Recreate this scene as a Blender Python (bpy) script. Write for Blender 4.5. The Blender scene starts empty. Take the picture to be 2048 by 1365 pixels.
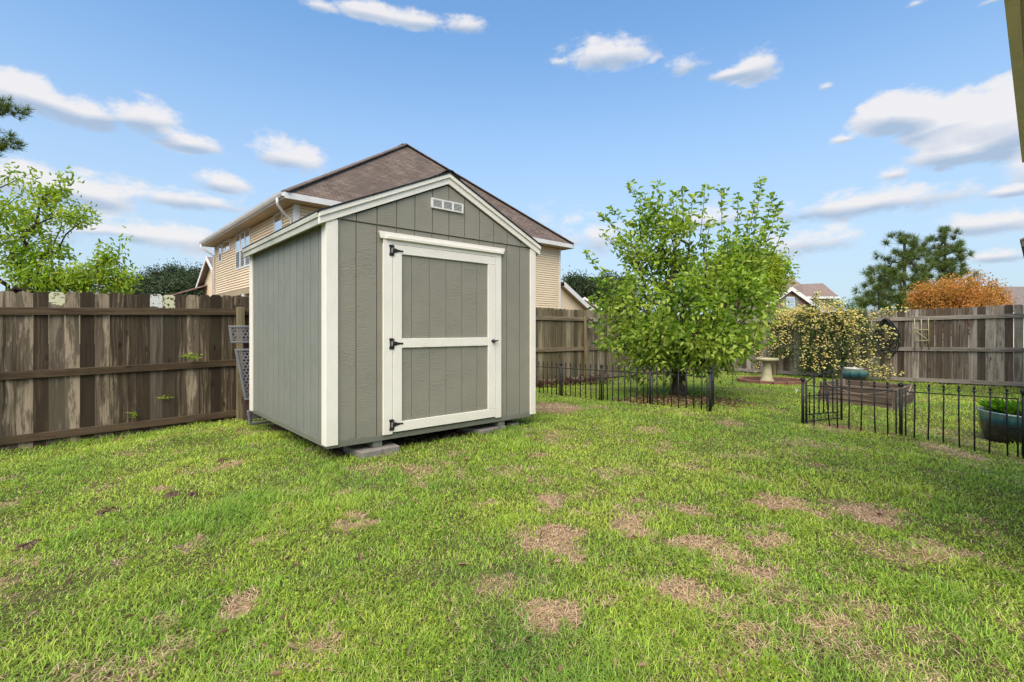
import bpy, math, random
import numpy as np
from mathutils import Vector
sc = bpy.context.scene
C = sc.collection
EYE = 1.25                      # camera height above the nominal lawn level; z below is measured from the eye
FPX, HX, HY = 975.0, 1024.0, 660.0

# ------------------------------------------------------------------ camera
cam = bpy.data.cameras.new('camera')
cam.sensor_width = 36.0
cam.lens = FPX / 2048 * 36.0
cam.shift_y = (HY - 682.5) / 2048.0
cam.clip_start = 0.05; cam.clip_end = 2000
camo = bpy.data.objects.new('camera', cam); C.objects.link(camo)
camo.location = (0, 0, 0); camo.rotation_euler = (math.pi/2, 0, 0)
sc.camera = camo

# ------------------------------------------------------------------ light
SUN_EL, SUN_AZ = math.radians(52), math.radians(193)
sun = bpy.data.lights.new('sun', 'SUN'); sun.energy = 3.75; sun.angle = math.radians(64); sun.color = (1.0, 0.86, 0.68)
suno = bpy.data.objects.new('sun', sun); C.objects.link(suno)
sd = Vector((math.sin(SUN_AZ)*math.cos(SUN_EL), math.cos(SUN_AZ)*math.cos(SUN_EL), math.sin(SUN_EL)))
suno.rotation_euler = sd.to_track_quat('Z', 'Y').to_euler()
sc.view_settings.view_transform = 'Standard'; sc.view_settings.look = 'None'
sc.view_settings.gamma = 1; sc.view_settings.exposure = 0.6
sc.cycles.max_bounces = 7; sc.cycles.transparent_max_bounces = 6
sc.cycles.diffuse_bounces = 3; sc.cycles.sample_clamp_indirect = 6

class NT:
    def __init__(s, nt): s.nt = nt; s.L = nt.links
    def n(s, t, **k):
        o = s.nt.nodes.new(t)
        for a, b in k.items():
            if a == 'inp':
                for i, v in b.items():
                    if isinstance(v, bpy.types.NodeSocket): s.L.new(v, o.inputs[i])
                    else: o.inputs[i].default_value = v
            else: setattr(o, a, b)
        return o
    def m(s, op, a, b=0.0, c=0.0, clamp=False):
        o = s.n('ShaderNodeMath', operation=op, inp={0: a, 1: b, 2: c}); o.use_clamp = clamp
        return o.outputs[0]
    def mix(s, f, a, b, bt='MIX'):
        o = s.n('ShaderNodeMix', data_type='RGBA', blend_type=bt)
        for i, v in ((0, f), (6, a), (7, b)):
            if isinstance(v, bpy.types.NodeSocket): s.L.new(v, o.inputs[i])
            elif i == 0: o.inputs[0].default_value = v
            else: o.inputs[i].default_value = (*v[:3], 1)
        return o.outputs[2]
    def ramp(s, f, stops, interp='LINEAR'):
        o = s.n('ShaderNodeValToRGB'); s.L.new(f, o.inputs[0]); cr = o.color_ramp; cr.interpolation = interp
        while len(cr.elements) < len(stops): cr.elements.new(0.5)
        for e, (p, c) in zip(cr.elements, stops):
            e.position = p; e.color = (*c, 1) if not isinstance(c, (int, float)) else (c, c, c, 1)
        return o.outputs[0]
    def noise(s, vec, scale, detail=4, rough=0.55, dist=0.0):
        return s.n('ShaderNodeTexNoise', inp={'Vector': vec, 'Scale': scale, 'Detail': detail, 'Roughness': rough, 'Distortion': dist}).outputs[0]

# ------------------------------------------------------------------ sky
w = bpy.data.worlds.new('World'); sc.world = w; w.use_nodes = True
t = NT(w.node_tree); t.nt.nodes.clear()
skyt = t.n('ShaderNodeTexSky', sky_type='NISHITA', sun_disc=False, sun_elevation=SUN_EL, sun_rotation=SUN_AZ,
           air_density=1.0, dust_density=0.6, ozone_density=1.6)
gen = t.n('ShaderNodeTexCoord').outputs['Generated']
sep = t.n('ShaderNodeSeparateXYZ', inp={0: gen})
az = t.m('ARCTAN2', sep.outputs[0], sep.outputs[1]); el = t.m('ARCSINE', sep.outputs[2])
ncl = t.n('ShaderNodeMapping', inp={0: gen, 3: (1, 1, 1.9)}).outputs[0]
n1 = t.noise(ncl, 9.0, 8, 0.6); n2 = t.noise(ncl, 26.0, 5, 0.62)
wob = t.m('SUBTRACT', n1, 0.5)
wob2 = t.m('SUBTRACT', n2, 0.5)
CL = [(60,195,105,52,1.35),(175,235,100,44,1.3),(285,243,100,48,1.35),(375,290,75,26,1.1),
 (640,14,40,17,.8),(735,25,66,24,1),(830,45,62,24,1),(928,55,46,28,1),
 (1220,112,80,40,1),(1110,127,32,12,.5),(1508,138,54,42,1),(1452,152,44,18,.9),(1378,134,38,22,.55),
 (1800,232,105,60,1.9),(1905,250,130,70,2.0),(2020,235,120,84,2.0),(1960,300,170,52,1.6),
 (90,375,150,46,.95),(205,400,60,46,.7),(440,372,56,28,1),(572,320,72,34,.75),(375,405,125,24,.75),
 (1740,412,210,34,.8),(1970,452,115,28,.85),(2025,385,60,14,.8),(1620,490,100,28,.55),(2000,515,90,14,.6),
 (1200,480,90,30,.25),(1790,350,28,13,.5),(1655,175,20,10,.6),(1835,8,26,10,.6),(1985,3,30,8,.5),(1690,280,24,9,.5),
 (330,478,190,26,.35),(200,462,90,22,.5),(60,470,120,30,.5),(2150,330,140,60,.9),(-140,300,120,60,.9),(1450,440,150,20,.3)]
mask = None; shade = None
for (px, py, rx, ry, st) in CL:
    dx, dz = (px-HX)/FPX, (HY-py)/FPX
    a0 = math.atan2(dx, 1); hyp = math.hypot(dx, 1); e0 = math.atan2(dz, hyp)
    ra = rx/FPX/(1+dx*dx); re = ry/FPX/hyp/(1+(dz/hyp)**2)
    u = t.m('MULTIPLY_ADD', az, 1/ra, -a0/ra); v = t.m('MULTIPLY_ADD', el, 1/re, -e0/re)
    vv = t.m('MULTIPLY', v, t.m('MULTIPLY_ADD', t.m('LESS_THAN', v, 0.0), 0.5, 1.0))   # flatter base
    d = t.m('SUBTRACT', 1.0, t.m('SQRT', t.m('ADD', t.m('MULTIPLY', u, u), t.m('MULTIPLY', vv, vv))))
    d = t.m('MAXIMUM', t.m('MULTIPLY', d, st), -0.95)
    wt = t.m('MULTIPLY', t.m('MAXIMUM', t.m('ADD', d, 0.3), 0.0), v)
    mask = d if mask is None else t.m('SMOOTH_MAX', mask, d, 0.18)
    shade = wt if shade is None else t.m('ADD', shade, wt)
dens = t.m('MULTIPLY_ADD', wob, 2.1, mask); dens = t.m('MULTIPLY_ADD', wob2, 1.5, dens); dens = t.m('ADD', dens, 0.10)
cm = t.n('ShaderNodeMapRange', interpolation_type='SMOOTHSTEP', inp={0: dens, 1: -0.16, 2: 0.55}).outputs[0]
sh = t.n('ShaderNodeMapRange', inp={0: t.m('MULTIPLY_ADD', wob, 0.7, shade), 1: -0.26, 2: 0.20}).outputs[0]
ccol = t.mix(sh, (0.275, 0.35, 0.46), (0.60, 0.585, 0.59))
# soft milky veil low over the roofs
low = t.n('ShaderNodeMapRange', interpolation_type='SMOOTHSTEP', inp={0: el, 1: 0.62, 2: -0.02}).outputs[0]
skyc = t.mix(1.0, skyt.outputs[0], (0.092, 0.145, 0.172), 'MULTIPLY')
base = t.mix(t.m('MULTIPLY_ADD', low, 0.80, 0.10), skyc, (0.39, 0.455, 0.515))
fin = t.mix(t.m('MULTIPLY', cm, 0.92), base, ccol)
bg = t.n('ShaderNodeBackground', inp={0: fin, 1: 1.0})
t.n('ShaderNodeOutputWorld', inp={0: bg.outputs[0]})

# ------------------------------------------------------------------ frames of reference
D = np.array([.7507, .6606]); N = np.array([-.6606, .7507])
def P(s, q, z): return (s*D[0]+q*N[0], s*D[1]+q*N[1], z)
def ST(x, y): return x*D[0]+y*D[1], x*N[0]+y*N[1]
Dh = np.array([.7331, .6801]); Nh = np.array([-.6801, .7331]); C0 = np.array([-6.94, 14.9])
def H(m, k, z): return (C0[0]+m*Dh[0]+k*Nh[0], C0[1]+m*Dh[1]+k*Nh[1], z)
def at(px, py, Z): return ((px-HX)/FPX*Z, Z, (HY-py)/FPX*Z)
def PW(x, y, z): return (x, y, z)

GC = np.array([(0,0,-1.22),(-1.5,2,-1.2),(1.5,2,-1.2),(-4,3,-1.3),(4,2.5,-1.25),(0,3.5,-1.18),
  (-1.8,4.3,-1.185),(.2,5.7,-1.16),(-2,6,-1.18),(-3.6,5.9,-1.27),(-5.94,5.66,-1.42),(-5.3,6.24,-1.41),(-4.12,7.2,-1.33),
  (-7.5,3.5,-1.46),(.5,11.4,-1.33),(1.83,12.5,-1.36),(2.97,13.5,-1.34),(6.16,16.3,-1.34),(.926,9.21,-1.256),(1.548,8.43,-1.228),
  (2.166,7.65,-1.18),(2.79,6.87,-1.15),(3.06,8.94,-1.225),(3.89,6.52,-1.27),(4.65,5.86,-1.275),(5.45,5.2,-1.40),(6.46,12.4,-1.32),
  (6.1,8,-1.27),(9.6,12.3,-1.31),(11.1,10.6,-1.29),(7.7,14.5,-1.34),(5,9.5,-1.26),(1.5,6.5,-1.17),(12,8,-1.28),(6,5.95,-1.36),(2.5,4.5,-1.2)])
def ground(x, y):
    x = np.asarray(x, float); y = np.asarray(y, float)
    num = np.zeros_like(x); den = np.zeros_like(x)
    for gx, gy, gz in GC:
        d2 = (x-gx)**2+(y-gy)**2
        wgt = 1/(d2+.25)**1.6
        num += gz*wgt; den += wgt
    r = num/den
    far = np.clip((np.hypot(x, y)-20)/20, 0, 1)
    return r*(1-far) + (-1.35)*far
def gz(x, y): return float(ground(x, y))
def onground(px, py):
    Z = 1.22*FPX/(py-HY)
    for _ in range(12): Z = -gz((px-HX)/FPX*Z, Z)*FPX/(py-HY)
    return (px-HX)/FPX*Z, Z
_lat = {}
def vnoise(x, y, scale, seed=0):
    if seed not in _lat: _lat[seed] = np.random.RandomState(seed+11).rand(256, 256)
    g = _lat[seed]; X = np.asarray(x)*scale+1000; Y = np.asarray(y)*scale+1000
    i = np.floor(X).astype(int); j = np.floor(Y).astype(int); u = X-i; v = Y-j
    u = u*u*(3-2*u); v = v*v*(3-2*v); i %= 255; j %= 255
    return (g[i, j]*(1-u)+g[i+1, j]*u)*(1-v)+(g[i, j+1]*(1-u)+g[i+1, j+1]*u)*v

# ------------------------------------------------------------------ mesh helpers
def tag(o, label=None, cat=None, group=None, kind=None):
    if label: o['label'] = label
    if cat: o['category'] = cat
    if group: o['group'] = group
    if kind: o['kind'] = kind
    return o
def thing(name, loc, label, cat, group=None):
    o = bpy.data.objects.new(name, None); o.empty_display_size = .1; C.objects.link(o); o.location = loc
    return tag(o, label, cat, group)
def wloc(o):
    v = Vector((0, 0, 0))
    while o is not None: v = v+o.location; o = o.parent
    return v
class MB:
    def __init__(s, fn=PW): s.v = []; s.f = []; s.mi = []; s.g = []; s.fn = fn
    def add(s, vs, fs, mi=0, grain=0):
        b = len(s.v); s.v += [s.fn(*p) for p in vs]; s.f += [tuple(b+i for i in f) for f in fs]; s.mi += [mi]*len(fs); s.g += [grain]*len(fs)
    def box(s, a0, a1, b0, b1, c0, c1, mi=0, grain=0):
        s.add([(a0,b0,c0),(a1,b0,c0),(a1,b1,c0),(a0,b1,c0),(a0,b0,c1),(a1,b0,c1),(a1,b1,c1),(a0,b1,c1)],
              [(0,3,2,1),(4,5,6,7),(0,1,5,4),(1,2,6,5),(2,3,7,6),(3,0,4,7)], mi, grain)
    def prism(s, poly, lo, hi, axis=1, mi=0, grain=0):      # poly in the two other axes, extruded along axis
        n = len(poly)
        def mk(p, h): q = list(p); q.insert(axis, h); return tuple(q)
        s.add([mk(p, lo) for p in poly]+[mk(p, hi) for p in poly],
              [tuple(range(n))[::-1], tuple(range(n, 2*n))]+[(i, (i+1) % n, n+(i+1) % n, n+i) for i in range(n)], mi, grain)
    def hexa(s, lo, hi, mi=0, grain=0):                       # two matching quads
        s.add(list(lo)+list(hi), [(0,3,2,1),(4,5,6,7),(0,1,5,4),(1,2,6,5),(2,3,7,6),(3,0,4,7)], mi, grain)
    def slab(s, poly, th, mi=0):                              # planar polygon with thickness downwards
        n = len(poly)
        s.add(list(poly)+[(a, b, c-th) for a, b, c in poly],
              [tuple(range(n)), tuple(range(n, 2*n))[::-1]]+[(i, n+i, n+(i+1) % n, (i+1) % n) for i in range(n)], mi)
    def bar(s, p, q, wa, wb, up=(0, 0, 1), mi=0, grain=1):
        p, q, up = Vector(p), Vector(q), Vector(up); d = (q-p).normalized(); a = d.cross(up)
        if a.length < 1e-4: a = d.cross(Vector((1, 0, 0)))
        a.normalize(); b = a.cross(d); c = []
        for e in (p, q):
            for x, y in ((-1,-1),(1,-1),(1,1),(-1,1)): c.append(tuple(e+a*(x*wa/2)+b*(y*wb/2)))
        s.hexa(c[:4], c[4:], mi, grain)
    def tube(s, pts, r, sides=8, mi=0, cap=True, closed=False):
        pts = [Vector(p) for p in pts]; n = len(pts)
        rr = r if isinstance(r, (list, tuple)) else [r]*n
        vs = []; fr = None
        for i, p in enumerate(pts):
            a = pts[(i-1) % n] if (i or closed) else p; b = pts[(i+1) % n] if (i < n-1 or closed) else p
            d = (b-a).normalized()
            if fr is None: fr = d.orthogonal().normalized()
            else:
                fr = fr-d*fr.dot(d); fr = fr.normalized() if fr.length > 1e-6 else d.orthogonal().normalized()
            bb = d.cross(fr)
            for k in range(sides):
                th = 2*math.pi*k/sides; vs.append(tuple(p+(fr*math.cos(th)+bb*math.sin(th))*rr[i]))
        fs = []
        for i in range(n if closed else n-1):
            j = (i+1) % n
            for k in range(sides): fs.append((i*sides+k, i*sides+(k+1) % sides, j*sides+(k+1) % sides, j*sides+k))
        if cap and not closed: fs += [tuple(range(sides))[::-1], tuple(range((n-1)*sides, n*sides))]
        s.add(vs, fs, mi)
    def lathe(s, c, prof, sides=24, mi=0, flute=0.0, nf=0, cap=True):
        vs = []; fs = []
        for r, z in prof:
            for k in range(sides):
                th = 2*math.pi*k/sides; q = r*(1+flute*math.cos(nf*th)) if nf else r
                vs.append((c[0]+q*math.cos(th), c[1]+q*math.sin(th), c[2]+z))
        for i in range(len(prof)-1):
            for k in range(sides): fs.append((i*sides+k, i*sides+(k+1) % sides, (i+1)*sides+(k+1) % sides, (i+1)*sides+k))
        if cap: fs += [tuple(range(sides))[::-1], tuple(range((len(prof)-1)*sides, len(prof)*sides))]
        s.add(vs, fs, mi)
    def build(s, name, mat, parent=None, bevel=0.0, smooth=False, tilt=None):
        me = bpy.data.meshes.new(name)
        off = wloc(parent) if parent is not None else Vector((0, 0, 0))
        v = np.array(s.v, float)-np.array(off)
        loc = Vector((0, 0, 0))
        if parent is None:
            loc = Vector(((v[:,0].min()+v[:,0].max())/2, (v[:,1].min()+v[:,1].max())/2, v[:,2].min())); v -= np.array(loc)
        me.from_pydata(v.tolist(), [], s.f)
        for m in (mat if isinstance(mat, (list, tuple)) else [mat]): me.materials.append(m)
        me.polygons.foreach_set('material_index', s.mi)
        # metric UVs: u runs level along a face, v runs up it (swapped for lengthwise grain)
        uv = me.uv_layers.new(name='UVMap'); co = np.array(s.v); arr = []
        for pl, g in zip(me.polygons, s.g):
            n = pl.normal; hx = Vector((-n.y, n.x, 0))
            if abs(n.z) > .999 or hx.length < 1e-5: hx = Vector((1, 0, 0)); up = Vector((0, 1, 0))
            else: hx.normalize(); up = n.cross(hx)
            for vi in pl.vertices:
                p = Vector(co[vi]); a, b = p.dot(hx), p.dot(up)
                arr += ([a, b] if g == 0 else [b, a])
        uv.data.foreach_set('uv', arr)
        if smooth: me.polygons.foreach_set('use_smooth', [True]*len(me.polygons))
        o = bpy.data.objects.new(name, me); C.objects.link(o); o.location = loc
        if parent is not None: o.parent = parent
        if bevel:
            b = o.modifiers.new('bevel', 'BEVEL'); b.width = bevel; b.segments = 1; b.limit_method = 'ANGLE'
        return o
def np_mesh(name, V, F, mat, parent=None, cols=None, smooth=False):
    me = bpy.data.meshes.new(name); V = np.asarray(V, np.float32)
    if parent is not None: V = V-np.array(wloc(parent), np.float32)
    loc = Vector((0, 0, 0))
    if parent is None:
        c = np.array([(V[:,0].min()+V[:,0].max())/2, (V[:,1].min()+V[:,1].max())/2, V[:,2].min()], np.float32); V = V-c; loc = Vector(c.tolist())
    F = np.asarray(F, np.int32); k = F.shape[1]
    me.vertices.add(len(V)); me.vertices.foreach_set('co', V.ravel())
    me.loops.add(F.size); me.loops.foreach_set('vertex_index', F.ravel())
    me.polygons.add(len(F)); me.polygons.foreach_set('loop_start', np.arange(0, F.size, k, dtype=np.int32))
    if smooth: me.polygons.foreach_set('use_smooth', np.ones(len(F), bool))
    me.update(calc_edges=True)
    if cols is not None:
        a = me.color_attributes.new('tint', 'FLOAT_COLOR', 'POINT')
        cc = np.ones((len(V), 4), np.float32); cc[:, :3] = cols; a.data.foreach_set('color', cc.ravel())
    me.materials.append(mat)
    o = bpy.data.objects.new(name, me); C.objects.link(o); o.location = loc
    if parent is not None: o.parent = parent
    return o

# ------------------------------------------------------------------ materials
def newmat(name):
    m = bpy.data.materials.new(name); m.use_nodes = True; k = NT(m.node_tree); k.nt.nodes.clear(); return m, k
def finish(k, col, rough=.7, bump=None, bstr=.3, bdist=.01, spec=.4, metal=0.0, transl=0.0, tcol=None, coat=0.0):
    p = k.n('ShaderNodeBsdfPrincipled')
    def setv(i, v):
        if isinstance(v, bpy.types.NodeSocket): k.L.new(v, p.inputs[i])
        else: p.inputs[i].default_value = (*v[:3], 1) if isinstance(v, (tuple, list)) else v
    setv('Base Color', col); setv('Roughness', rough); setv('Specular IOR Level', spec); setv('Metallic', metal); setv('Coat Weight', coat)
    if bump is not None:
        b = k.n('ShaderNodeBump', inp={'Strength': bstr, 'Distance': bdist, 'Height': bump}); k.L.new(b.outputs[0], p.inputs['Normal'])
    out = p.outputs[0]
    if transl:
        tr = k.n('ShaderNodeBsdfTranslucent')
        tc = tcol if tcol is not None else col
        if isinstance(tc, bpy.types.NodeSocket): k.L.new(tc, tr.inputs[0])
        else: tr.inputs[0].default_value = (*tc[:3], 1)
        out = k.n('ShaderNodeMixShader', inp={0: transl, 1: out, 2: tr.outputs[0]}).outputs[0]
    k.n('ShaderNodeOutputMaterial', inp={0: out})
def uvc(k): return k.n('ShaderNodeTexCoord').outputs['UV']
def obc(k): return k.n('ShaderNodeTexCoord').outputs['Object']
def mp(k, v, sc_): return k.n('ShaderNodeMapping', inp={0: v, 3: sc_}).outputs[0]
def rpi(k): return k.n('ShaderNodeNewGeometry').outputs['Random Per Island']
def island_offset(k, v, amt=37.0):
    r = rpi(k); cb = k.n('ShaderNodeCombineXYZ', inp={0: k.m('MULTIPLY', r, amt), 1: k.m('MULTIPLY', r, amt*2.3), 2: 0.0}).outputs[0]
    return k.n('ShaderNodeVectorMath', operation='ADD', inp={0: v, 1: cb}).outputs[0]

def m_simple(name, c, c2=None, scale=6, rough=.7, bstr=.2, spec=.4, metal=0, bdist=.005, detail=5, coat=0):
    m, k = newmat(name); v = obc(k); n = k.noise(v, scale, detail, .6); n3 = k.noise(v, scale*8, 3, .6)
    c2 = c2 or tuple(x*.8 for x in c)
    f = k.m('MULTIPLY_ADD', k.m('SUBTRACT', n, .5), 3.0, .5, True)
    finish(k, k.mix(f, c, c2), rough, n3, bstr, bdist, spec, metal, coat=coat); return m
def m_paint(name, c, dirt, grain=1.0, rough=.62, dirtamt=.25, bs=.45):
    """painted embossed wood siding: wavy level grain, a little grime"""
    m, k = newmat(name); v = uvc(k); vi = island_offset(k, v)
    wv = k.n('ShaderNodeTexWave', wave_type='BANDS', bands_direction='Y', inp={'Vector': mp(k, vi, (.35, 1, 1)), 'Scale': 26.0*grain, 'Distortion': 14.0, 'Detail': 3.0, 'Detail Scale': 1.1, 'Detail Roughness': .65}).outputs[1]
    n1 = k.noise(mp(k, vi, (12, 90, 1)), 1.0, 4, .7); big = k.noise(v, 1.3, 5, .6); sm = k.noise(v, 9, 4, .7)
    amp = k.n('ShaderNodeMapRange', inp={0: k.noise(vi, 3.5, 3, .6), 1: .38, 2: .6}).outputs[0]; wv = k.m('MULTIPLY', wv, amp)
    h = k.m('ADD', wv, k.m('MULTIPLY', n1, .9))
    f = k.m('MULTIPLY', k.m('MULTIPLY_ADD', k.m('SUBTRACT', big, .45), 3.0, .2, True), dirtamt)
    col = k.mix(f, c, dirt); col = k.mix(k.m('MULTIPLY', k.m('SUBTRACT', sm, .5, 0, True), .9 if c[0] < .5 else .35), col, tuple(x*.78 for x in c))
    col = k.mix(k.m('MULTIPLY', wv, .07), col, tuple(x*.6 for x in c)); col = k.mix(k.m('MULTIPLY', rpi(k), .10), col, tuple(x*.8 for x in c))
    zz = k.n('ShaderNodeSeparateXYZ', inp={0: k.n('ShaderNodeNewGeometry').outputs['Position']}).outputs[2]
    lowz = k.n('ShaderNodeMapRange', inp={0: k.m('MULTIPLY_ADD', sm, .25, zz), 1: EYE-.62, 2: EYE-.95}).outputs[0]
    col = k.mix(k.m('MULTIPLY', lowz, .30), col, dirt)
    speck = k.n('ShaderNodeMapRange', inp={0: k.noise(v, 70, 2, .5), 1: .70, 2: .74}).outputs[0]
    col = k.mix(k.m('MULTIPLY', speck, .35 if c[0] < .5 else .12), col, tuple(x*.55 for x in dirt))
    finish(k, col, rough, h, bs*1.15, .005, .35); return m
def m_fence(name, dark, mid, light, green, wet=.5, lichen=None):
    m, k = newmat(name); v = uvc(k); vi = island_offset(k, v); r = rpi(k)
    wv_ = k.noise(mp(k, vi, (3, 1.2, 1)), 1.0, 3, .5); cbv = k.n('ShaderNodeCombineXYZ', inp={0: k.m('MULTIPLY', wv_, .10), 1: 0.0, 2: 0.0}).outputs[0]
    vj = k.n('ShaderNodeVectorMath', operation='ADD', inp={0: vi, 1: cbv}).outputs[0]
    st = k.noise(mp(k, vj, (34, .6, 1)), 1.0, 8, .68); fine = k.noise(mp(k, vj, (170, 3, 1)), 1.0, 4, .6)
    blot = k.noise(mp(k, vj, (6.5, .85, 1)), 1.0, 7, .68)
    kn = k.n('ShaderNodeTexVoronoi', inp={'Vector': mp(k, vi, (5.5, 1.9, 1)), 'Scale': 1.0}).outputs[0]
    knot = k.n('ShaderNodeMapRange', interpolation_type='SMOOTHSTEP', inp={0: kn, 1: .13, 2: .04}).outputs[0]
    f = k.m('ADD', k.m('MULTIPLY', k.m('SUBTRACT', st, .5), 1.7), k.m('MULTIPLY', k.m('SUBTRACT', r, .5), .8)); f = k.m('ADD', f, .5, 0, True)
    col = k.ramp(f, [(0, dark), (.22, tuple(x*.6 for x in mid)), (.5, mid), (.78, light), (1, tuple(x*1.15 for x in light))])
    bl = k.n('ShaderNodeMapRange', interpolation_type='SMOOTHSTEP', inp={0: blot, 1: .40+.10*wet, 2: .47+.10*wet}).outputs[0]
    col = k.mix(k.m('MULTIPLY', k.m('SUBTRACT', 1.0, bl), .45+.25*wet), col, tuple(a_*.6+b_*.4 for a_, b_ in zip(dark, mid)))
    col = k.mix(k.m('MULTIPLY', k.n('ShaderNodeMapRange', inp={0: k.noise(vi, 2.2, 4, .6), 1: .5, 2: .75}).outputs[0], .55), col, green)
    col = k.mix(k.m('MULTIPLY', knot, .75), col, tuple(x*.5 for x in dark))
    col = k.mix(k.m('MULTIPLY', k.m('SUBTRACT', fine, .5, 0, True), 1.8), col, tuple(x*.4 for x in mid))
    if lichen:
        z = k.n('ShaderNodeSeparateXYZ', inp={0: k.n('ShaderNodeNewGeometry').outputs['Position']}).outputs[2]
        top = k.n('ShaderNodeMapRange', interpolation_type='SMOOTHSTEP', inp={0: z, 1: EYE+.25, 2: EYE+.33}).outputs[0]
        sp = k.noise(vi, 16, 5, .7); thr = k.m('SUBTRACT', .70, k.m('MULTIPLY', top, .27))
        lm = k.n('ShaderNodeMapRange', inp={0: k.m('SUBTRACT', sp, thr), 1: 0.0, 2: .03}).outputs[0]
        col = k.mix(lm, col, lichen)
    h = k.m('ADD', st, k.m('MULTIPLY', fine, .6)); finish(k, col, .85, h, .55, .006, .25); return m
def m_leaf(name, stops, transl=.35, rough=.5, spec=.35):
    m, k = newmat(name); col = k.ramp(rpi(k), stops)
    big = k.noise(obc(k), 1.6, 3, .5)
    col = k.mix(k.m('MULTIPLY', k.m('SUBTRACT', big, .42, 0, True), 1.6), col, stops[-1][1])
    tc = k.mix(1.0, col, (1.25, 1.35, .5), 'MULTIPLY')
    finish(k, col, rough, spec=spec, transl=transl, tcol=tc); return m
def m_shingle(name, c1, c2, c3, w=.30, h=.14):
    m, k = newmat(name); v = uvc(k)
    b = k.n('ShaderNodeTexBrick', inp={'Vector': v, 'Color1': (*c1, 1), 'Color2': (*c2, 1), 'Mortar': (*[x*.30 for x in c1], 1), 'Scale': 1.0,
            'Mortar Size': .008, 'Mortar Smooth': .3, 'Bias': 0.0, 'Brick Width': w, 'Row Height': h})
    n = k.noise(v, .8, 4, .6); nn = k.noise(v, 60, 3, .7)
    col = k.mix(k.m('MULTIPLY_ADD', k.m('SUBTRACT', n, .5), 2.4, .3, True), b.outputs[0], c3)
    col = k.mix(k.m('MULTIPLY', nn, .4), col, tuple(x*.6 for x in c1))
    finish(k, col, .92, k.m('MULTIPLY_ADD', nn, .4, k.m('SUBTRACT', 1.0, b.outputs[1])), .7, .012, .2); return m

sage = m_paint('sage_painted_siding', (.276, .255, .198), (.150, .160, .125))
sage_shade = m_paint('sage_siding_shade_tone', (.240, .245, .205), (.150, .168, .145))  # same sage paint; the side's cooler, dimmer light is put into the colour
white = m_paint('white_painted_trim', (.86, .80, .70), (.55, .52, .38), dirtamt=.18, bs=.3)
white_green = m_paint('mildewed_white_trim', (.55, .54, .46), (.26, .28, .19), dirtamt=.9, bs=.3)
skirt_m = m_paint('sage_skirt', (.20, .20, .155), (.12, .12, .09), dirtamt=.4)
black_shingle = m_shingle('black_shed_shingle', (.03, .03, .035), (.045, .043, .045), (.03, .03, .03))
brown_shingle = m_shingle('brown_asphalt_shingle', (.145, .105, .082), (.25, .19, .155), (.09, .072, .060))
tan_shingle = m_shingle('tan_asphalt_shingle', (.26, .18, .145), (.36, .27, .22), (.24, .18, .15))
grey_shingle = m_shingle('weathered_shingle', (.22, .175, .15), (.30, .25, .22), (.19, .155, .14))
tan_siding = m_simple('tan_vinyl_siding', (.82, .645, .425), (.76, .59, .39), .7, .55, .05)
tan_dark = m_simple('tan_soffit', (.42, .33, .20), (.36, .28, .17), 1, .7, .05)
vinyl = m_simple('white_vinyl', (.78, .76, .72), (.68, .66, .62), 2, .45, .05)
iron = m_simple('black_iron', (.010, .011, .013), (.025, .024, .023), 14, .5, .35, .35)
hinge_m = m_simple('black_hinge_metal', (.012, .012, .013), (.02, .02, .02), 20, .4, .3, .5)
fence_dark = m_fence('wet_dark_fence_wood', (.014, .009, .005), (.072, .050, .030), (.34, .265, .18), (.060, .052, .022), .85)
fence_lichen = m_fence('lichened_fence_wood', (.030, .022, .014), (.085, .062, .040), (.2, .16, .11), (.085, .085, .045), .75, (.62, .60, .38))
fence_pale = m_fence('paint_flaked_fence_wood', (.03, .022, .014), (.15, .12, .085), (.38, .33, .25), (.10, .10, .06), .3, (.66, .66, .60))
rail_dark = m_fence('dark_fence_rail', (.022, .014, .007), (.055, .034, .018), (.10, .066, .038), (.045, .042, .016), .3)
fence_olive = m_fence('olive_fence_wood', (.05, .037, .018), (.17, .135, .078), (.33, .275, .18), (.13, .12, .045), .4)
rail_olive = m_fence('olive_fence_rail', (.05, .038, .02), (.14, .11, .065), (.24, .19, .12), (.10, .10, .035), .3)
fence_grey = m_fence('grey_fence_wood', (.030, .022, .015), (.14, .108, .08), (.36, .315, .26), (.11, .09, .055), .5)
rail_grey = m_fence('grey_fence_rail', (.05, .038, .028), (.18, .145, .11), (.31, .27, .23), (.10, .09, .055), .2)
post_m = m_fence('mossy_post_wood', (.035, .027, .014), (.12, .09, .045), (.22, .18, .10), (.12, .12, .04), .2)
bed_m = m_fence('raised_bed_timber', (.03, .02, .014), (.085, .058, .042), (.21, .155, .115), (.06, .05, .035), .7)
bark = m_simple('grey_brown_bark', (.10, .075, .055), (.05, .038, .03), 12, .9, .8, .2, bdist=.02)
twig = m_simple('reddish_twig_bark', (.12, .085, .06), (.06, .045, .035), 20, .85, .4, .2)
concrete = m_simple('concrete', (.30, .262, .23), (.20, .18, .155), 7, .9, .6, .2)
stone = m_simple('weathered_cast_stone', (.50, .44, .27), (.36, .34, .19), 5, .9, .6, .2)
soil = m_simple('dry_brown_soil', (.16, .105, .07), (.09, .06, .042), 9, .95, .8, .1, bdist=.03)
resin = m_simple('grey_resin', (.22, .22, .235), (.16, .16, .17), 5, .5, .1)
redbrown = m_simple('red_brown_board', (.10, .055, .045), (.07, .035, .03), 8, .8, .4)
hose_m = m_simple('black_rubber', (.012, .012, .014), (.025, .025, .028), 8, .4, .1)
bamboo = m_simple('bamboo', (.42, .38, .20), (.25, .24, .12), 12, .6, .3)
rope_m = m_simple('tan_rope', (.55, .42, .30), (.4, .3, .2), 60, .9, .5)
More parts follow.
